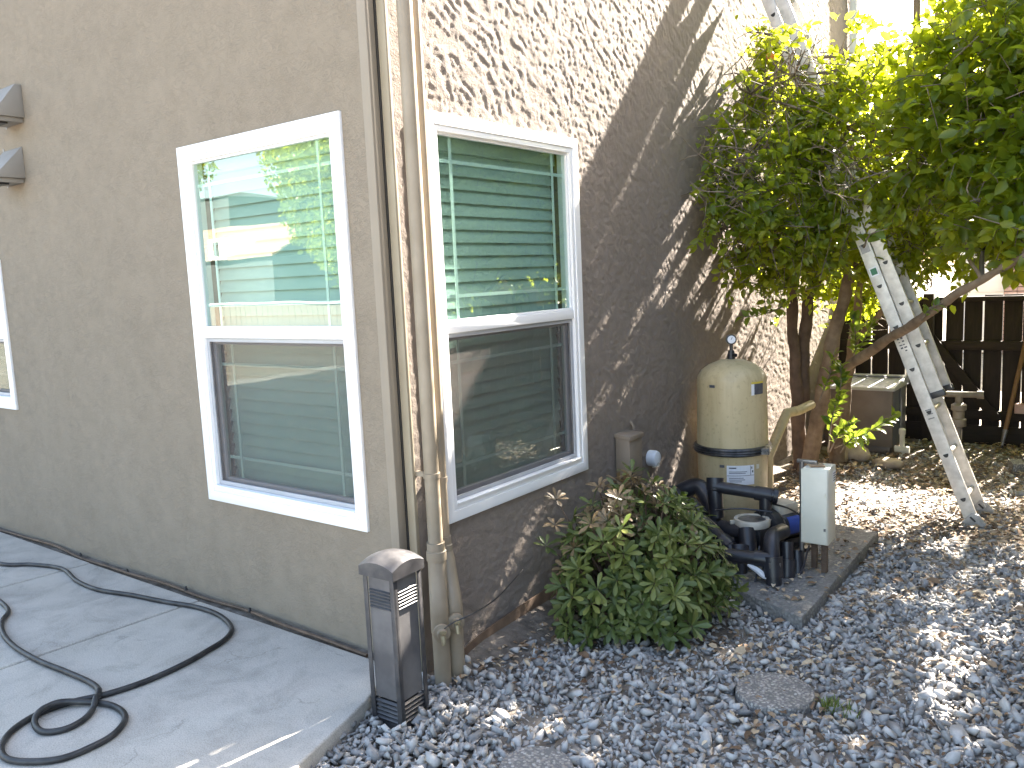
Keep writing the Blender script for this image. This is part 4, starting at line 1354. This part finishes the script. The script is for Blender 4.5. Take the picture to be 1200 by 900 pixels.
def shadow_ok(P, DL):
    """thin the crown where the photo shows sun reaching the wall or the ground"""
    k = np.ones(len(P), bool)
    tx = P[:, 0]/SUN[0]
    yw, zw = P[:, 1]-SUN[1]*tx, P[:, 2]-SUN[2]*tx
    lit = (yw > -.25) & (yw < 4.4) & (zw < 5.2) & ((zw > 1.03*(yw-1.5)+1.40) | ((yw > 2.9) & (zw > 1.03*(yw-1.5)+.95) & (zw > 3.0)))
    k &= ~(lit & (rng.random(len(P)) < .985))
    lit2 = (yw > 4.0) & (yw < 5.6) & (zw > .0) & (zw < 1.25)
    k &= ~(lit2 & (rng.random(len(P)) < .75))
    tg = (P[:, 2]-GZ)/SUN[2]
    gx, gy = P[:, 0]-SUN[0]*tg, P[:, 1]-SUN[1]*tg
    lit3 = (gx > .35) & (gx < 1.72) & (gy > 2.85) & (gy < 4.7)
    k &= ~(lit3 & (rng.random(len(P)) < .985))
    for Q, r in HOLES:
        d = P+DL-Q
        d = d-np.outer(d@SUN, SUN)
        k &= ~((np.linalg.norm(d, axis=1) < r*1.15+.032) & (rng.random(len(P)) < .96))
    return k
tw_mb = MB()
LP, LD, LN, LL = [], [], [], []
for (px, py, Zd, r, wgt) in BL:
    c = np.array(at(px, py, Zd))
    n = int(900*wgt*r**2.2)
    for _ in range(n):
        d = rng.normal(size=3)
        d /= np.linalg.norm(d)
        rad = r*(rng.random()**.45)*(1+.18*math.sin(5*d[0]+4*d[2]+px))
        p = c+d*rad*np.array([1, 1, .92])
        if p[0] < .14:
            continue
        td = d*.7+rng.normal(0, .5, 3)+np.array([0, -.05, .15])
        td /= np.linalg.norm(td)
        L = rng.uniform(.16, .32)
        p0 = p-td*L*.6
        m = rng.integers(7, 13)
        pos, dirs = [], []
        for q in range(m):
            s_ = (q+.6)/m
            rnd = rng.normal(size=3)
            sd_ = np.cross(td, rnd)
            sd_ /= np.linalg.norm(sd_)
            dd = td*.55+sd_*.8+np.array([0, 0, -.12])
            pos.append(p0+td*L*s_+np.array([0, 0, -.05*s_*s_]))
            dirs.append(dd)
        pos, dirs = np.array(pos), np.array(dirs)
        k = shadow_ok(pos, dirs*.035) & (pos[:, 0] > .035)
        if not k.any():
            continue
        pos, dirs = pos[k], dirs[k]
        N = rng.normal(0, .55, (len(pos), 3))+np.array([.1, -.1, .8])
        LP.append(pos); LD.append(dirs); LN.append(N)
        LL.append(rng.uniform(.048, .084, len(pos))*(1.35 if Zd < 5.25 else 1.0))
        if rng.random() < .55:
            tw_mb.tube([p0-td*.12, p0+td*L*.5, p0+td*L+np.array([0, 0, -.05])], [.0035, .0028, .0015], 4, caps=False)
LP, LD, LN, LL = [np.concatenate(a) for a in (LP, LD, LN, LL)]
V, F = leaves_mesh(LP, LD, LN, LL, np.full(len(LP), .62))
NLEAF = len(LP)
kind(raw('crown', V, F, M['leaf'], tree), 'stuff')
# secondary branches out to the blobs
nodes = [np.array(at(*q)) for q in ((918, 280, 6.8), (985, 200, 6.3), (1014, 262, 6.2), (1020, 160, 5.9), (1040, 60, 5.7), (1068, 110, 5.6), (1140, 105, 5.1), (1150, 328, 4.7), (1200, 300, 4.45), (1110, 150, 6.0), (1074, -80, 5.2), (1130, -120, 5.3), (890, 290, 6.4))]
for (px, py, Zd, r, wgt) in BL:
    c = np.array(at(px, py, Zd))
    a = min(nodes, key=lambda q: np.linalg.norm(q-c))
    mid = (a+c)/2+rng.normal(0, .06, 3)
    tw_mb.tube(smoothpath([a, mid, c], 4), [.016-.0012*i for i in range(9)], 6)
    for _ in range(7):
        d = rng.normal(size=3); d /= np.linalg.norm(d)
        e_ = c+d*r*rng.uniform(.7, 1.0)
        if e_[0] < .05:
            continue
        tw_mb.tube(smoothpath([c, (c+e_)/2+rng.normal(0, .05, 3), e_], 3), [.008, .0075, .007, .006, .005, .004, .003], 5)
kind(obj('twigs', tw_mb, M['twig'], tree, smooth=True, sharp=0), 'stuff')
# bare grey twigs reaching out to the left of the crown
mb = MB()
for (a, b) in (((865, 205, 5.4), (805, 168, 5.3)), ((870, 180, 5.4), (822, 172, 5.3)), ((850, 225, 5.3), (808, 214, 5.2)), ((1000, 210, 5.4), (960, 170, 5.3)), ((1040, 200, 5.3), (985, 225, 5.3)), ((960, 200, 5.4), (1010, 235, 5.3)), ((905, 40, 5.3), (870, 30, 5.2))):
    A, B = np.array(at(*a)), np.array(at(*b))
    pth = smoothpath([A, (A+B)/2+rng.normal(0, .03, 3), B], 5)
    mb.tube(pth, [.006-.0004*i for i in range(len(pth))], 5)
    for _ in range(4):
        i = rng.integers(3, len(pth)-1)
        e_ = pth[i]+(pth[i]-pth[i-2])*rng.uniform(.8, 2)+rng.normal(0, .05, 3)
        mb.tube([pth[i], (pth[i]+e_)/2+rng.normal(0, .01, 3), e_], [.003, .0024, .0015], 4)
kind(obj('bare_twigs', mb, M['twig'], tree, smooth=True, sharp=0), 'stuff')
# fruit
for (px, py, Zd) in ((903, 66, 5.6), (1071, 97, 5.35)):
    c = at(px, py, Zd)
    obj('fruit', MB().lathe([(.006, .028), (.018, .024), (.027, .010), (.028, -.005), (.021, -.020), (.008, -.027)], c, 14), M['orange'], tree, smooth=True)
# leafy shoots near the ground (single leaves can be told apart)
LMs = mesh_of('leaf', MB().add(LEAF_V*np.array([1, .62, 1]), [tuple(f) for f in LEAF_F]), M['leaf2'], smooth=True, sharp=0)
def shoot(pts, n, L0):
    P = smoothpath([np.array(at(*q)) for q in pts], 5)
    st = obj('shoot', MB().tube(P, [.007-.005*i/len(P) for i in range(len(P))], 6), M['twig'], tree, smooth=True, sharp=0)
    for k in range(n):
        i = int((.25+.75*k/n)*(len(P)-1))
        td = P[min(i+1, len(P)-1)]-P[max(i-1, 0)]
        td = td/np.linalg.norm(td)
        sd_ = np.cross(td, rng.normal(size=3)); sd_ /= np.linalg.norm(sd_)
        D = td*.6+sd_*.7+np.array([0, 0, .05])
        N = rng.normal(0, .4, 3)+np.array([.2, -.3, .8])
        R = rot_frames(np.array([D]), np.array([N]))[0]
        p = P[i]-np.array(wloc(st))
        o = link('leaf', LMs, st)
        o.matrix_local = Matrix(((*R[0], p[0]), (*R[1], p[1]), (*R[2], p[2]), (0, 0, 0, 1))) @ Matrix.Scale(L0*random.uniform(.75, 1.2), 4)
shoot([(978, 525, 6.4), (1000, 515, 6.2), (1025, 502, 6.0), (1050, 485, 5.9)], 28, .085)
shoot([(972, 530, 6.4), (985, 505, 6.25), (1000, 495, 6.1)], 28, .085)
shoot([(970, 530, 6.5), (975, 490, 6.4), (985, 455, 6.3), (985, 425, 6.2)], 44, .088)
shoot([(985, 530, 6.3), (992, 520, 6.2), (1003, 512, 6.1), (1018, 520, 6.0)], 24, .08)
shoot([(1000, 420, 6.6), (1003, 400, 6.5), (1000, 370, 6.4)], 26, .088)
shoot([(1012, 290, 5.3), (1020, 275, 5.2), (1040, 268, 5.1)], 8, .09)
shoot([(925, 355, 6.4), (905, 365, 6.2), (885, 370, 6.1), (868, 372, 6.0)], 16, .088)
shoot([(925, 330, 6.5), (915, 350, 6.4), (908, 385, 6.3)], 14, .085)
shoot([(1000, 430, 6.9), (1012, 400, 6.8), (1025, 372, 6.7)], 24, .085)
shoot([(960, 470, 6.5), (972, 440, 6.4), (978, 410, 6.3)], 22, .085)
shoot([(1080, 375, 5.1), (1090, 362, 5.0), (1105, 355, 4.95)], 7, .07)

# ================================================================== LADDER
wv = np.array([0.0, 1.0, 0])
ld = np.array([-.365, .062, .929]); ld /= np.linalg.norm(ld)
LF = np.array([1.70, 3.52, GZ])
ladder = thing('ladder', LF, 'weathered aluminium extension ladder leaning through the tree onto the house', 'ladder')
nrm = np.cross(wv, ld)              # outward, away from the wall
if nrm[0] < 0:
    nrm = -nrm
LW = .355
def stile(sy, s0, s1, off, d=.082, th=.026):
    """I-beam side rail: web on the outside, two flanges inwards"""
    c = LF+wv*sy+nrm*off
    inw = wv*(1 if sy < LW/2 else -1)
    mb = MB()
    def bar(a0, a1, n0, n1):
        q = [c+inw*a0+nrm*n0, c+inw*a1+nrm*n0, c+inw*a1+nrm*n1, c+inw*a0+nrm*n1]
        mb.hexa([x+ld*s0 for x in q]+[x+ld*s1 for x in q])
    bar(0, .005, -d/2, d/2)
    bar(.0052, th, -d/2, -d/2+.006)
    bar(.0052, th, d/2-.006, d/2)
    return mb
def section(s0, s1, off, w0, w1, r0):
    for sy in (w0, w1):
        st = obj('side_rail', stile(sy, s0, s1, off), M['alu'], ladder, bevel=.0015)
        s = r0
        while s < s1-.1:
            if s > s0+.05:
                # D shaped rung end on the outer web
                c = LF+wv*(sy+(-.0006 if sy == w0 else .0006))+nrm*off+ld*s
                pts = []
                for k in range(9):
                    a = math.pi+math.pi*k/8
                    pts.append(c+nrm*.017*math.cos(a)+ld*(.024*math.sin(a)+.008))
                o_ = wv*(-.004 if sy == w0 else .004)
                n = len(pts)
                obj('rung_end', MB().add(pts+[p+o_ for p in pts], [tuple(range(n)), tuple(range(2*n-1, n-1, -1))]+[(k, (k+1) % n, n+(k+1) % n, n+k) for k in range(n)]), M['black'], st)
            s += .305
    s = r0
    while s < s1-.1:
        if s > s0+.05:
            a, b = LF+nrm*off+ld*s+wv*(w0+.006), LF+nrm*off+ld*s+wv*(w1-.006)
            obj('rung', MB().tube([a, b], .017, 12), M['aluin'], ladder, smooth=True)
        s += .305
section(.03, 4.35, 0.0, 0, LW, .18)
section(.88, 4.95, .086, .022, LW-.022, .93)
for sy, w in ((.022, 1), (LW-.022, -1)):
    c = LF+nrm*.086+wv*(sy+w*.008)+ld*.875
    q = [c+wv*a+nrm*b for a, b in ((-.012, -.043), (.022, -.043), (.022, .046), (-.012, .046))]
    obj('end_cap', MB().hexa([x-ld*.012 for x in q]+[x+ld*.03 for x in q]), M['black'], ladder, bevel=.002)
for sy in (0, LW):
    c = LF+wv*sy
    mb = MB()
    sh = [(-.085, .0), (.06, .0), (.075, .018), (.03, .075), (-.015, .085), (-.05, .04)]
    mb.add([c+np.array([u, 0, v])+wv*-.012 for u, v in sh]+[c+np.array([u, 0, v])+wv*.012 for u, v in sh], [tuple(range(6)), tuple(range(11, 5, -1))]+[(k, (k+1) % 6, 6+(k+1) % 6, 6+k) for k in range(6)])
    ft = obj('shoe', mb, M['rubber'], ladder, bevel=.003)
    mb = MB().box(c+np.array([-.004, 0, .045])+wv*-.0135, (.042, .003, .012), Matrix.Rotation(.75, 3, 'Y'))
    obj('shoe_slot', mb, M['black'], ft)
# worn print and stickers on the near rail of the base section
def decal(s0, s1, n0, n1, mat, name, off=0.0, sy=0.0, k=1):
    c = LF+nrm*off+wv*(sy-.0018*k)
    return obj(name, MB().add([c+ld*s0+nrm*n0, c+ld*s1+nrm*n0, c+ld*s1+nrm*n1, c+ld*s0+nrm*n1], [(0, 1, 2, 3)]), M[mat], ladder)
decal(1.78, 1.845, -.028, .028, 'label', 'sticker')
decal(1.79, 1.835, -.020, .020, 'green', 'green_sticker', k=1.7)
decal(1.955, 2.02, -.03, .03, 'steel', 'sticker_frame')
for k in range(9):
    s_ = 1.40-k*.022
    for q in range(2):
        if random.random() < .8:
            n_ = -.022+q*.024+random.uniform(-.003, .003)
            decal(s_, s_+random.uniform(.006, .013), n_, n_+random.uniform(.010, .02), 'ink', 'worn_print')
for s_ in (.80, .77, .74):
    decal(s_, s_+.008, -.02, .02, 'steel', 'worn_print')

# ================================================================== BACK OF THE YARD
FY = 6.40
FT = 1.335
def fence_board_mesh(w, h, th, mat):
    return [mesh_of('board', MB().box((0, 0, h/2+dz), (w, th, h)), mat, bevel=.003) for dz in (0,)][0]
fence = thing('back_fence', (1.5, FY, GZ), 'dark brown board fence with light showing between the boards behind the ladder', 'fence')
bmh = [fence_board_mesh(.150, 1.40+dz, .018, M['fence']) for dz in (-.025, 0, .02, -.01)]
x, k = .04, 0
while x < 4.6:
    b = link('board', bmh[(k*7+k//3) % 4], fence)
    b.location = (x+.075-1.5, 0, -.02)
    b.rotation_euler = (0, random.uniform(-.006, .006), random.uniform(-.01, .01))
    x += .163+random.uniform(-.003, .006)
    k += 1
for z in (.22, .88):
    obj('rail', MB().box2((.02, FY-.052, GZ+z), (4.65, FY-.0125, GZ+z+.088)), M['fencerail'], fence, bevel=.004)
obj('rail', MB().box2((.02, FY-.034, GZ-.033), (4.65, FY-.0125, GZ+.16)), M['fencerail'], fence, bevel=.004)
obj('top_cap', MB().box2((.6, FY-.045, FT-.075), (2.6, FY-.0125, FT-.03)), M['fencerail'], fence, bevel=.004)
b0_, b1_ = on(1082, 385, 'y', FY-.07), on(1168, 492, 'y', FY-.07)
dv = b1_-b0_
angb = math.atan2(dv[2], dv[0])
obj('brace', MB().box((b0_+b1_)/2, (np.linalg.norm(dv), .035, .09), Matrix.Rotation(-angb, 3, 'Y')), M['fencerail'], fence, bevel=.004)
for x in (.9, 2.55):
    obj('post', MB().box2((x-.045, FY-.145, GZ), (x+.045, FY-.0535, FT+.01)), M['fence'], fence, bevel=.004)

side = thing('side_fence', (3.75, 2.0, GZ), 'dark board fence along the far side of the gravel yard, opposite the house wall', 'fence')
me = mesh_of('board', MB().box((0, 0, .78), (.018, .150, 1.56)), M['fence'], bevel=.003)
y = -1.9
while y < 6.3:
    b = link('board', me, side)
    b.location = (0, y+.075-2.0, .012)
    y += .163
for z in (.22, 1.15):
    obj('rail', MB().box2((3.70, -1.9, GZ+z), (3.739, 6.3, GZ+z+.088)), M['fencerail'], side, bevel=.004)

sh = thing('side_house', (7.2, 3.0, GZ), 'tall shaded tan house wall beyond the side fence', 'house')
obj('wall', MB().box2((5.2, -2.2, GZ-.02), (9.2, 9.0, 5.4)), M['stl'], sh)
obj('roof', MB().add([(4.8, -2.6, 5.401), (9.6, -2.6, 5.401), (9.6, 9.4, 5.401), (4.8, 9.4, 5.401), (7.2, -.5, 6.8), (7.2, 7.3, 6.8)], [(0, 1, 4), (1, 2, 5, 4), (2, 3, 5), (3, 0, 4, 5), (3, 2, 1, 0)]), M['rooft'], sh)

# deck box
t = thing('deck_box', (.45, 5.75, GZ), 'brown resin storage box with a grey lid standing by the fence behind the tree', 'storage box')
x0, x1, y0, y1, zt = .16, .76, 5.50, 6.05, .50
bb = obj('front_panel', MB().box2((x0, y0, GZ+.06), (x1, y0+.03, zt)), M['boxside'], t, bevel=.006)
obj('base', MB().box2((x0+.02, y0+.02, GZ), (x1-.02, y1-.02, GZ+.058)), M['boxside'], t, bevel=.004)
obj('side_panel', MB().box2((x1-.029, y0+.031, GZ+.06), (x1+.001, y1, zt)), M['boxgrey'], t, bevel=.004)
obj('side_panel', MB().box2((x0, y0+.031, GZ+.06), (x0+.03, y1, zt)), M['boxgrey'], t, bevel=.004)
obj('back_panel', MB().box2((x0+.031, y1-.03, GZ+.06), (x1-.03, y1, zt)), M['boxgrey'], t, bevel=.004)
obj('side_rib', MB().box2((x1+.0015, y0+.26, GZ+.06), (x1+.012, y0+.30, zt-.002)), M['boxgrey'], t, bevel=.003)
obj('lid', MB().hexa([(x0-.02, y0-.03, zt+.002), (x1+.025, y0-.03, zt+.002), (x1+.025, y1+.02, zt+.002), (x0-.02, y1+.02, zt+.002), (x0-.01, y0-.015, zt+.03), (x1+.015, y0-.015, zt+.03), (x1+.012, y1+.01, zt+.085), (x0-.01, y1+.01, zt+.085)]), M['boxlid'], t, bevel=.006)
obj('lid_ridge', MB().box2((x0, y1-.18, zt+.075), (x1, y1-.15, zt+.09)), M['boxgrey'], t, bevel=.003)

# rocks by the tree
def rockobj(c, r, sc, seed, label):
    bm = bmesh.new()
    bmesh.ops.create_icosphere(bm, subdivisions=3, radius=1)
    g = np.random.default_rng(seed).normal(size=(6, 3))
    for v in bm.verts:
        d = np.array(v.co)
        k = 1+.10*math.sin(2.2*d@g[0])+.07*math.sin(3.1*d@g[1]+1)+.04*math.sin(6*d@g[2])
        v.co = Vector(tuple(d*k*r*np.array(sc)))
    me = bpy.data.meshes.new('rock')
    bm.to_mesh(me); bm.free()
    finish(me, M['rock'], True, 0)
    o = link('rock', me)
    o.location = (c[0], c[1], GZ+r*sc[2]*.62)
    tag(o, label, 'rock', 'tan rocks by the tree')
rockobj(on(1000, 539, 'z', GZ), .13, (1.1, .8, .62), 1, 'larger tan boulder at the foot of the tree')
rockobj(on(1041, 546, 'z', GZ), .105, (1.2, .8, .45), 2, 'flat tan rock near the small white pipe')
rockobj(on(984, 541, 'z', GZ), .10, (.7, .7, .95), 3, 'upright tan rock against the tree stem')

# short pvc stub
q = on(1057, 533, 'z', GZ)
t = thing('pvc_stub', (q[0], q[1], GZ), 'short cream plastic pipe stub in the ground beside the storage box', 'pipe')
obj('pipe', MB().tube([(q[0], q[1], GZ-.02), (q[0], q[1], GZ+.2)], .022, 12), M['cream'], t, smooth=True)
obj('cap', MB().lathe([(.028, .19), (.03, .2), (.03, .235), (.02, .245)], (q[0], q[1], GZ), 14), M['cream'], t, smooth=True)
obj('tee', MB().tube([(q[0]-.06, q[1], GZ+.05), (q[0]+.06, q[1], GZ+.05)], .032, 12), M['cream'], t, smooth=True)

# backflow valve on a riser
q = on(1122, 545, 'z', GZ)
t = thing('sprinkler_valve', (q[0], q[1], GZ), 'pale irrigation valve with a cross handle by the back fence', 'valve')
zt_ = on(1120, 462, 'y', q[1])[2]
obj('riser', MB().tube([(q[0], q[1], GZ-.02), (q[0], q[1], zt_-.06)], .028, 14), M['dimpvc'], t, smooth=True)
obj('body', MB().lathe([(.03, -.28), (.06, -.27), (.06, -.21), (.045, -.2), (.045, -.14), (.06, -.13), (.06, -.09), (.03, -.07)], (q[0], q[1], zt_), 18), M['dimpvc'], t, smooth=True)
obj('cross_pipe', MB().tube([(q[0]-.14, q[1]-.02, zt_), (q[0]+.14, q[1]+.02, zt_)], .026, 12), M['dimpvc'], t, smooth=True)
obj('neck', MB().tube([(q[0], q[1], zt_-.07), (q[0], q[1], zt_)], .03, 12), M['dimpvc'], t, smooth=True)
for sg in (-1, 1):
    obj('cap', MB().lathe([(.034, -.02), (.036, 0), (.034, .03)], (q[0]+sg*.15, q[1]+sg*.02, zt_), 12, (1, .14, 0)), M['dimpvc'], t, smooth=True)
obj('lower_body', MB().lathe([(.05, .0), (.055, .02), (.055, .12), (.035, .14)], (q[0]+.03, q[1], GZ), 16), M['steel'], t, smooth=True)

# tool with wooden handle leaning on the fence
p0 = on(1173, 527, 'z', GZ)
p1 = on(1204, 392, 'y', FY-.055)
p2 = p0+(p1-p0)*1.25
t = thing('garden_tool', p0, 'wooden handled garden tool leaning against the dark fence', 'tool')
obj('handle', MB().tube([p0+(p2-p0)*.12, p2], .019, 12), M['pole'], t, smooth=True)
obj('ferrule', MB().tube([p0+(p2-p0)*.03, p0+(p2-p0)*.14], [.013, .023], 10), M['steel'], t, smooth=True)
obj('tip', MB().tube([p0, p0+(p2-p0)*.05], [.008, .014], 8), M['black'], t, smooth=True)
# loose bricks at the right edge
for (px, py, dz, rz, lb) in ((1192, 545, 0, .3, 'pale brick lying by the yard edge below the tool'), (1196, 492, .28, .1, 'reddish brick propped on the fence rail')):
    if dz:
        c = on(px, py, 'y', FY-.10)
        tag(obj('brick', MB().box((c[0], FY-.09, GZ+.308+.045), (.10, .07, .09)), M['brick'], bevel=.004), lb, 'brick')
    else:
        c = on(px, py, 'z', GZ+.04)
        tag(obj('brick', MB().box((c[0], c[1], GZ+.035), (.10, .2, .07), Matrix.Rotation(rz, 3, 'Z')), M['agg'], bevel=.004), lb, 'brick')

# neighbour's house beyond the fence
NY = 15.0
nx0 = on(1122, 320, 'y', NY)[0]
t = thing('neighbour_house', (nx0+4, NY, GZ), 'pale house with white trim beyond the dark fence', 'house')
obj('wall', MB().box2((nx0, NY, GZ-.02), (nx0+9, NY+6, 3.0)), M['nbrwall'], t)
obj('corner_board', MB().box2((nx0-.03, NY-.03, GZ), (nx0+.12, NY+.1, 2.98)), M['white'], t)
obj('roof', MB().add([(nx0-.4, NY-.5, 2.95), (nx0+9.4, NY-.5, 2.95), (nx0+9.4, NY+6.5, 2.95), (nx0-.4, NY+6.5, 2.95), (nx0-.4, NY+3, 4.5), (nx0+9.4, NY+3, 4.5)], [(0, 1, 5, 4), (2, 3, 4, 5), (0, 4, 3), (1, 2, 5), (3, 2, 1, 0)]), M['rooft'], t)
gx0 = on(1140, 320, 'y', NY)[0]
gd = obj('garage_door', MB().box2((gx0, NY-.04, GZ), (gx0+.95, NY-.005, 2.0)), M['nbrwall'], t)
for k in range(4):
    obj('door_panel', MB().box2((gx0+.05, NY-.06, GZ+.1+k*.5), (gx0+.9, NY-.041, GZ+.52+k*.5)), M['nbrwall'], gd, bevel=.006)
bw = on(1178, 320, 'y', NY)[0]
bp = obj('brick_pier', MB().box2((bw, NY-.12, GZ), (bw+.62, NY-.042, 2.2)), M['nbrgrey'], t)
bme = mesh_of('brick', MB().box((0, 0, 0), (.195, .05, .065)), M['brick'])
for rI in range(28):
    for cI in range(3):
        b = link('brick', bme, bp)
        b.location = Vector((bw+.105+cI*.205+(.0 if rI % 2 else .0), NY-.13, GZ+.06+rI*.078)) - wloc(bp)

# ---- what the left window reflects: yard wall, neighbour's house and tree behind the patio
def refl(px, py, Y):
    A = on(px, py, 'y', 0)
    d = ray(px, py)*np.array([1, -1, 1])
    return A+d*(Y/d[1])
RY = -11.5
r1, r2, r3 = refl(318, 300, RY), refl(316, 262, RY-2.2), refl(228, 305, RY)
t = thing('rear_house', ((r1[0]+r3[0])/2, RY-3, GZ), 'low house with a sunlit tan tiled roof seen mirrored in the window', 'house')
xl, xr = r3[0]-3, r1[0]
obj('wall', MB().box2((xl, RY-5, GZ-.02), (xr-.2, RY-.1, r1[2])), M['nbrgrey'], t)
zr = r2[2]
rows = 7
for k in range(rows):
    f0, f1 = k/rows, (k+1)/rows
    y0_, y1_ = RY-2.2*f0, RY-2.2*f1
    z0_, z1_ = r1[2]+(zr-r1[2])*f0, r1[2]+(zr-r1[2])*f1
    obj('roof_course', MB().hexa([(xl, y0_+.05, z0_), (xr, y0_+.05, z0_), (xr, y1_, z1_), (xl, y1_, z1_), (xl, y0_+.05, z0_+.07), (xr, y0_+.05, z0_+.07), (xr, y1_, z1_+.03), (xl, y1_, z1_+.03)]), M['rooft'], t)
obj('roof_back', MB().add([(xl, RY-2.2, zr), (xr, RY-2.2, zr), (xr, RY-5.2, r1[2]), (xl, RY-5.2, r1[2])], [(0, 1, 2, 3)]), M['rooft'], t)
w1, w2 = refl(247, 281, RY), refl(268, 299, RY)
dm = obj('dormer', MB().box2((w1[0], RY-1.2, w2[2]-.1), (w2[0], RY+.12, w1[2])), M['white'], t)
obj('dormer_window', MB().box2((w1[0]+.25, RY+.121, w2[2]), (w1[0]+.5, RY+.14, w1[2]-.08)), M['dark'], dm)
g1, g2 = refl(225, 224, RY-5.3), refl(266, 229, RY-5.3)
t = thing('tall_rear_house', ((g1[0]+g2[0])/2-1, RY-6, GZ), 'tall grey green house wall behind the tiled roof, mirrored in the window', 'house')
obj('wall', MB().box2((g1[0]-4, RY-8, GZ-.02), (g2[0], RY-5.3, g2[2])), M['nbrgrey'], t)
obj('roof', MB().add([(g1[0]-4.3, RY-8.3, g2[2]+.001), (g2[0]+.1, RY-8.3, g2[2]+.001), (g2[0]+.1, RY-5.2, g2[2]+.001), (g1[0]-4.3, RY-5.2, g2[2]+.001), (g1[0]-4, RY-6.6, g2[2]+.3), (g2[0]-1, RY-6.6, g2[2]+.3)], [(0, 1, 5, 4), (2, 3, 4, 5), (1, 2, 5), (3, 0, 4), (3, 2, 1, 0)]), M['nbrgrey'], t)
t = thing('patio_wall', (-11, -9.4, GZ), 'low brown board fence at the far end of the patio, mirrored in the window', 'fence')
f0 = refl(300, 357, -9.4)
me = mesh_of('board', MB().box((0, 0, (f0[2]-GZ)/2), (.19, .02, f0[2]-GZ)), M['boxside'], bevel=.003)
x = -22.0
while x < -2:
    b = link('board', me, t)
    b.location = (x+11, 0, .0)
    x += .20
obj('cap_rail', MB().box2((-22.2, -9.46, f0[2]+.001), (-1.9, -9.34, f0[2]+.04)), M['boxlid'], t)

def simple_tree(name, c, hz, rad, nl, label, lsize, seed, trunk_h):
    g = np.random.default_rng(seed)
    t = thing(name, (c[0], c[1], GZ), label, 'tree')
    pth = smoothpath([(c[0], c[1], GZ-.05), (c[0]+.1, c[1], trunk_h*.5), (c[0], c[1]+.05, trunk_h), (c[0]-.1, c[1], hz)], 5)
    mb = MB().tube(pth, [.17-.009*i for i in range(len(pth))], 10)
    blobs = []
    for k in range(16):
        d = g.normal(size=3); d /= np.linalg.norm(d)
        b = np.array([c[0], c[1], hz])+d*np.array(rad)*.68
        blobs.append(b)
        mb.tube(smoothpath([pth[len(pth)*2//3], (pth[-1]+b)/2, b], 4), [.05-.005*i for i in range(9)], 6)
    obj('trunk', mb, M['bark'], t, smooth=True, sharp=0)
    P = []
    for b in blobs:
        q = g.normal(size=(nl//16, 3))
        q /= np.linalg.norm(q, axis=1, keepdims=True)
        P.append(b+q*(g.random((len(q), 1))**.4)*np.array(rad)*.45)
    P = np.concatenate(P)
    D = g.normal(size=P.shape)+np.array([0, 0, -.2])
    N = g.normal(size=P.shape)+np.array([0, 0, .6])
    V, F = leaves_mesh(P, D, N, lsize*np.exp(g.normal(0, .2, len(P))), np.full(len(P), .7))
    kind(raw('crown', V, F, M['leaf'], t), 'stuff')
q = refl(352, 200, -10.6)
simple_tree('rear_tree', (q[0]+1.35, -10.6), 4.4, (1.75, 1.5, 2.5), 20000, 'leafy sunlit tree behind the patio, mirrored in the window', .11, 5, 2.2)
q = refl(225, 190, -17)
simple_tree('distant_tree', (q[0]-1.2, -17.0), 6.2, (1.9, 1.9, 1.9), 6000, 'dark leafy tree behind the tall grey green house', .14, 6, 3)
# trees beyond the back fence
simple_tree('back_tree', (-2.6, 12.5), 3.2, (1.8, 1.6, 1.8), 8000, 'bushy tree growing past the far end of the house beyond the fence', .12, 8, 1.5)
simple_tree('hedge_tree', (4.6, 9.5), 2.6, (1.7, 1.4, 1.7), 9000, 'dense tree beyond the fence in front of the pale house', .11, 9, 1.2)
print('leaves', NLEAF, 'stones', len(x) if hasattr(x, '__len__') else '')
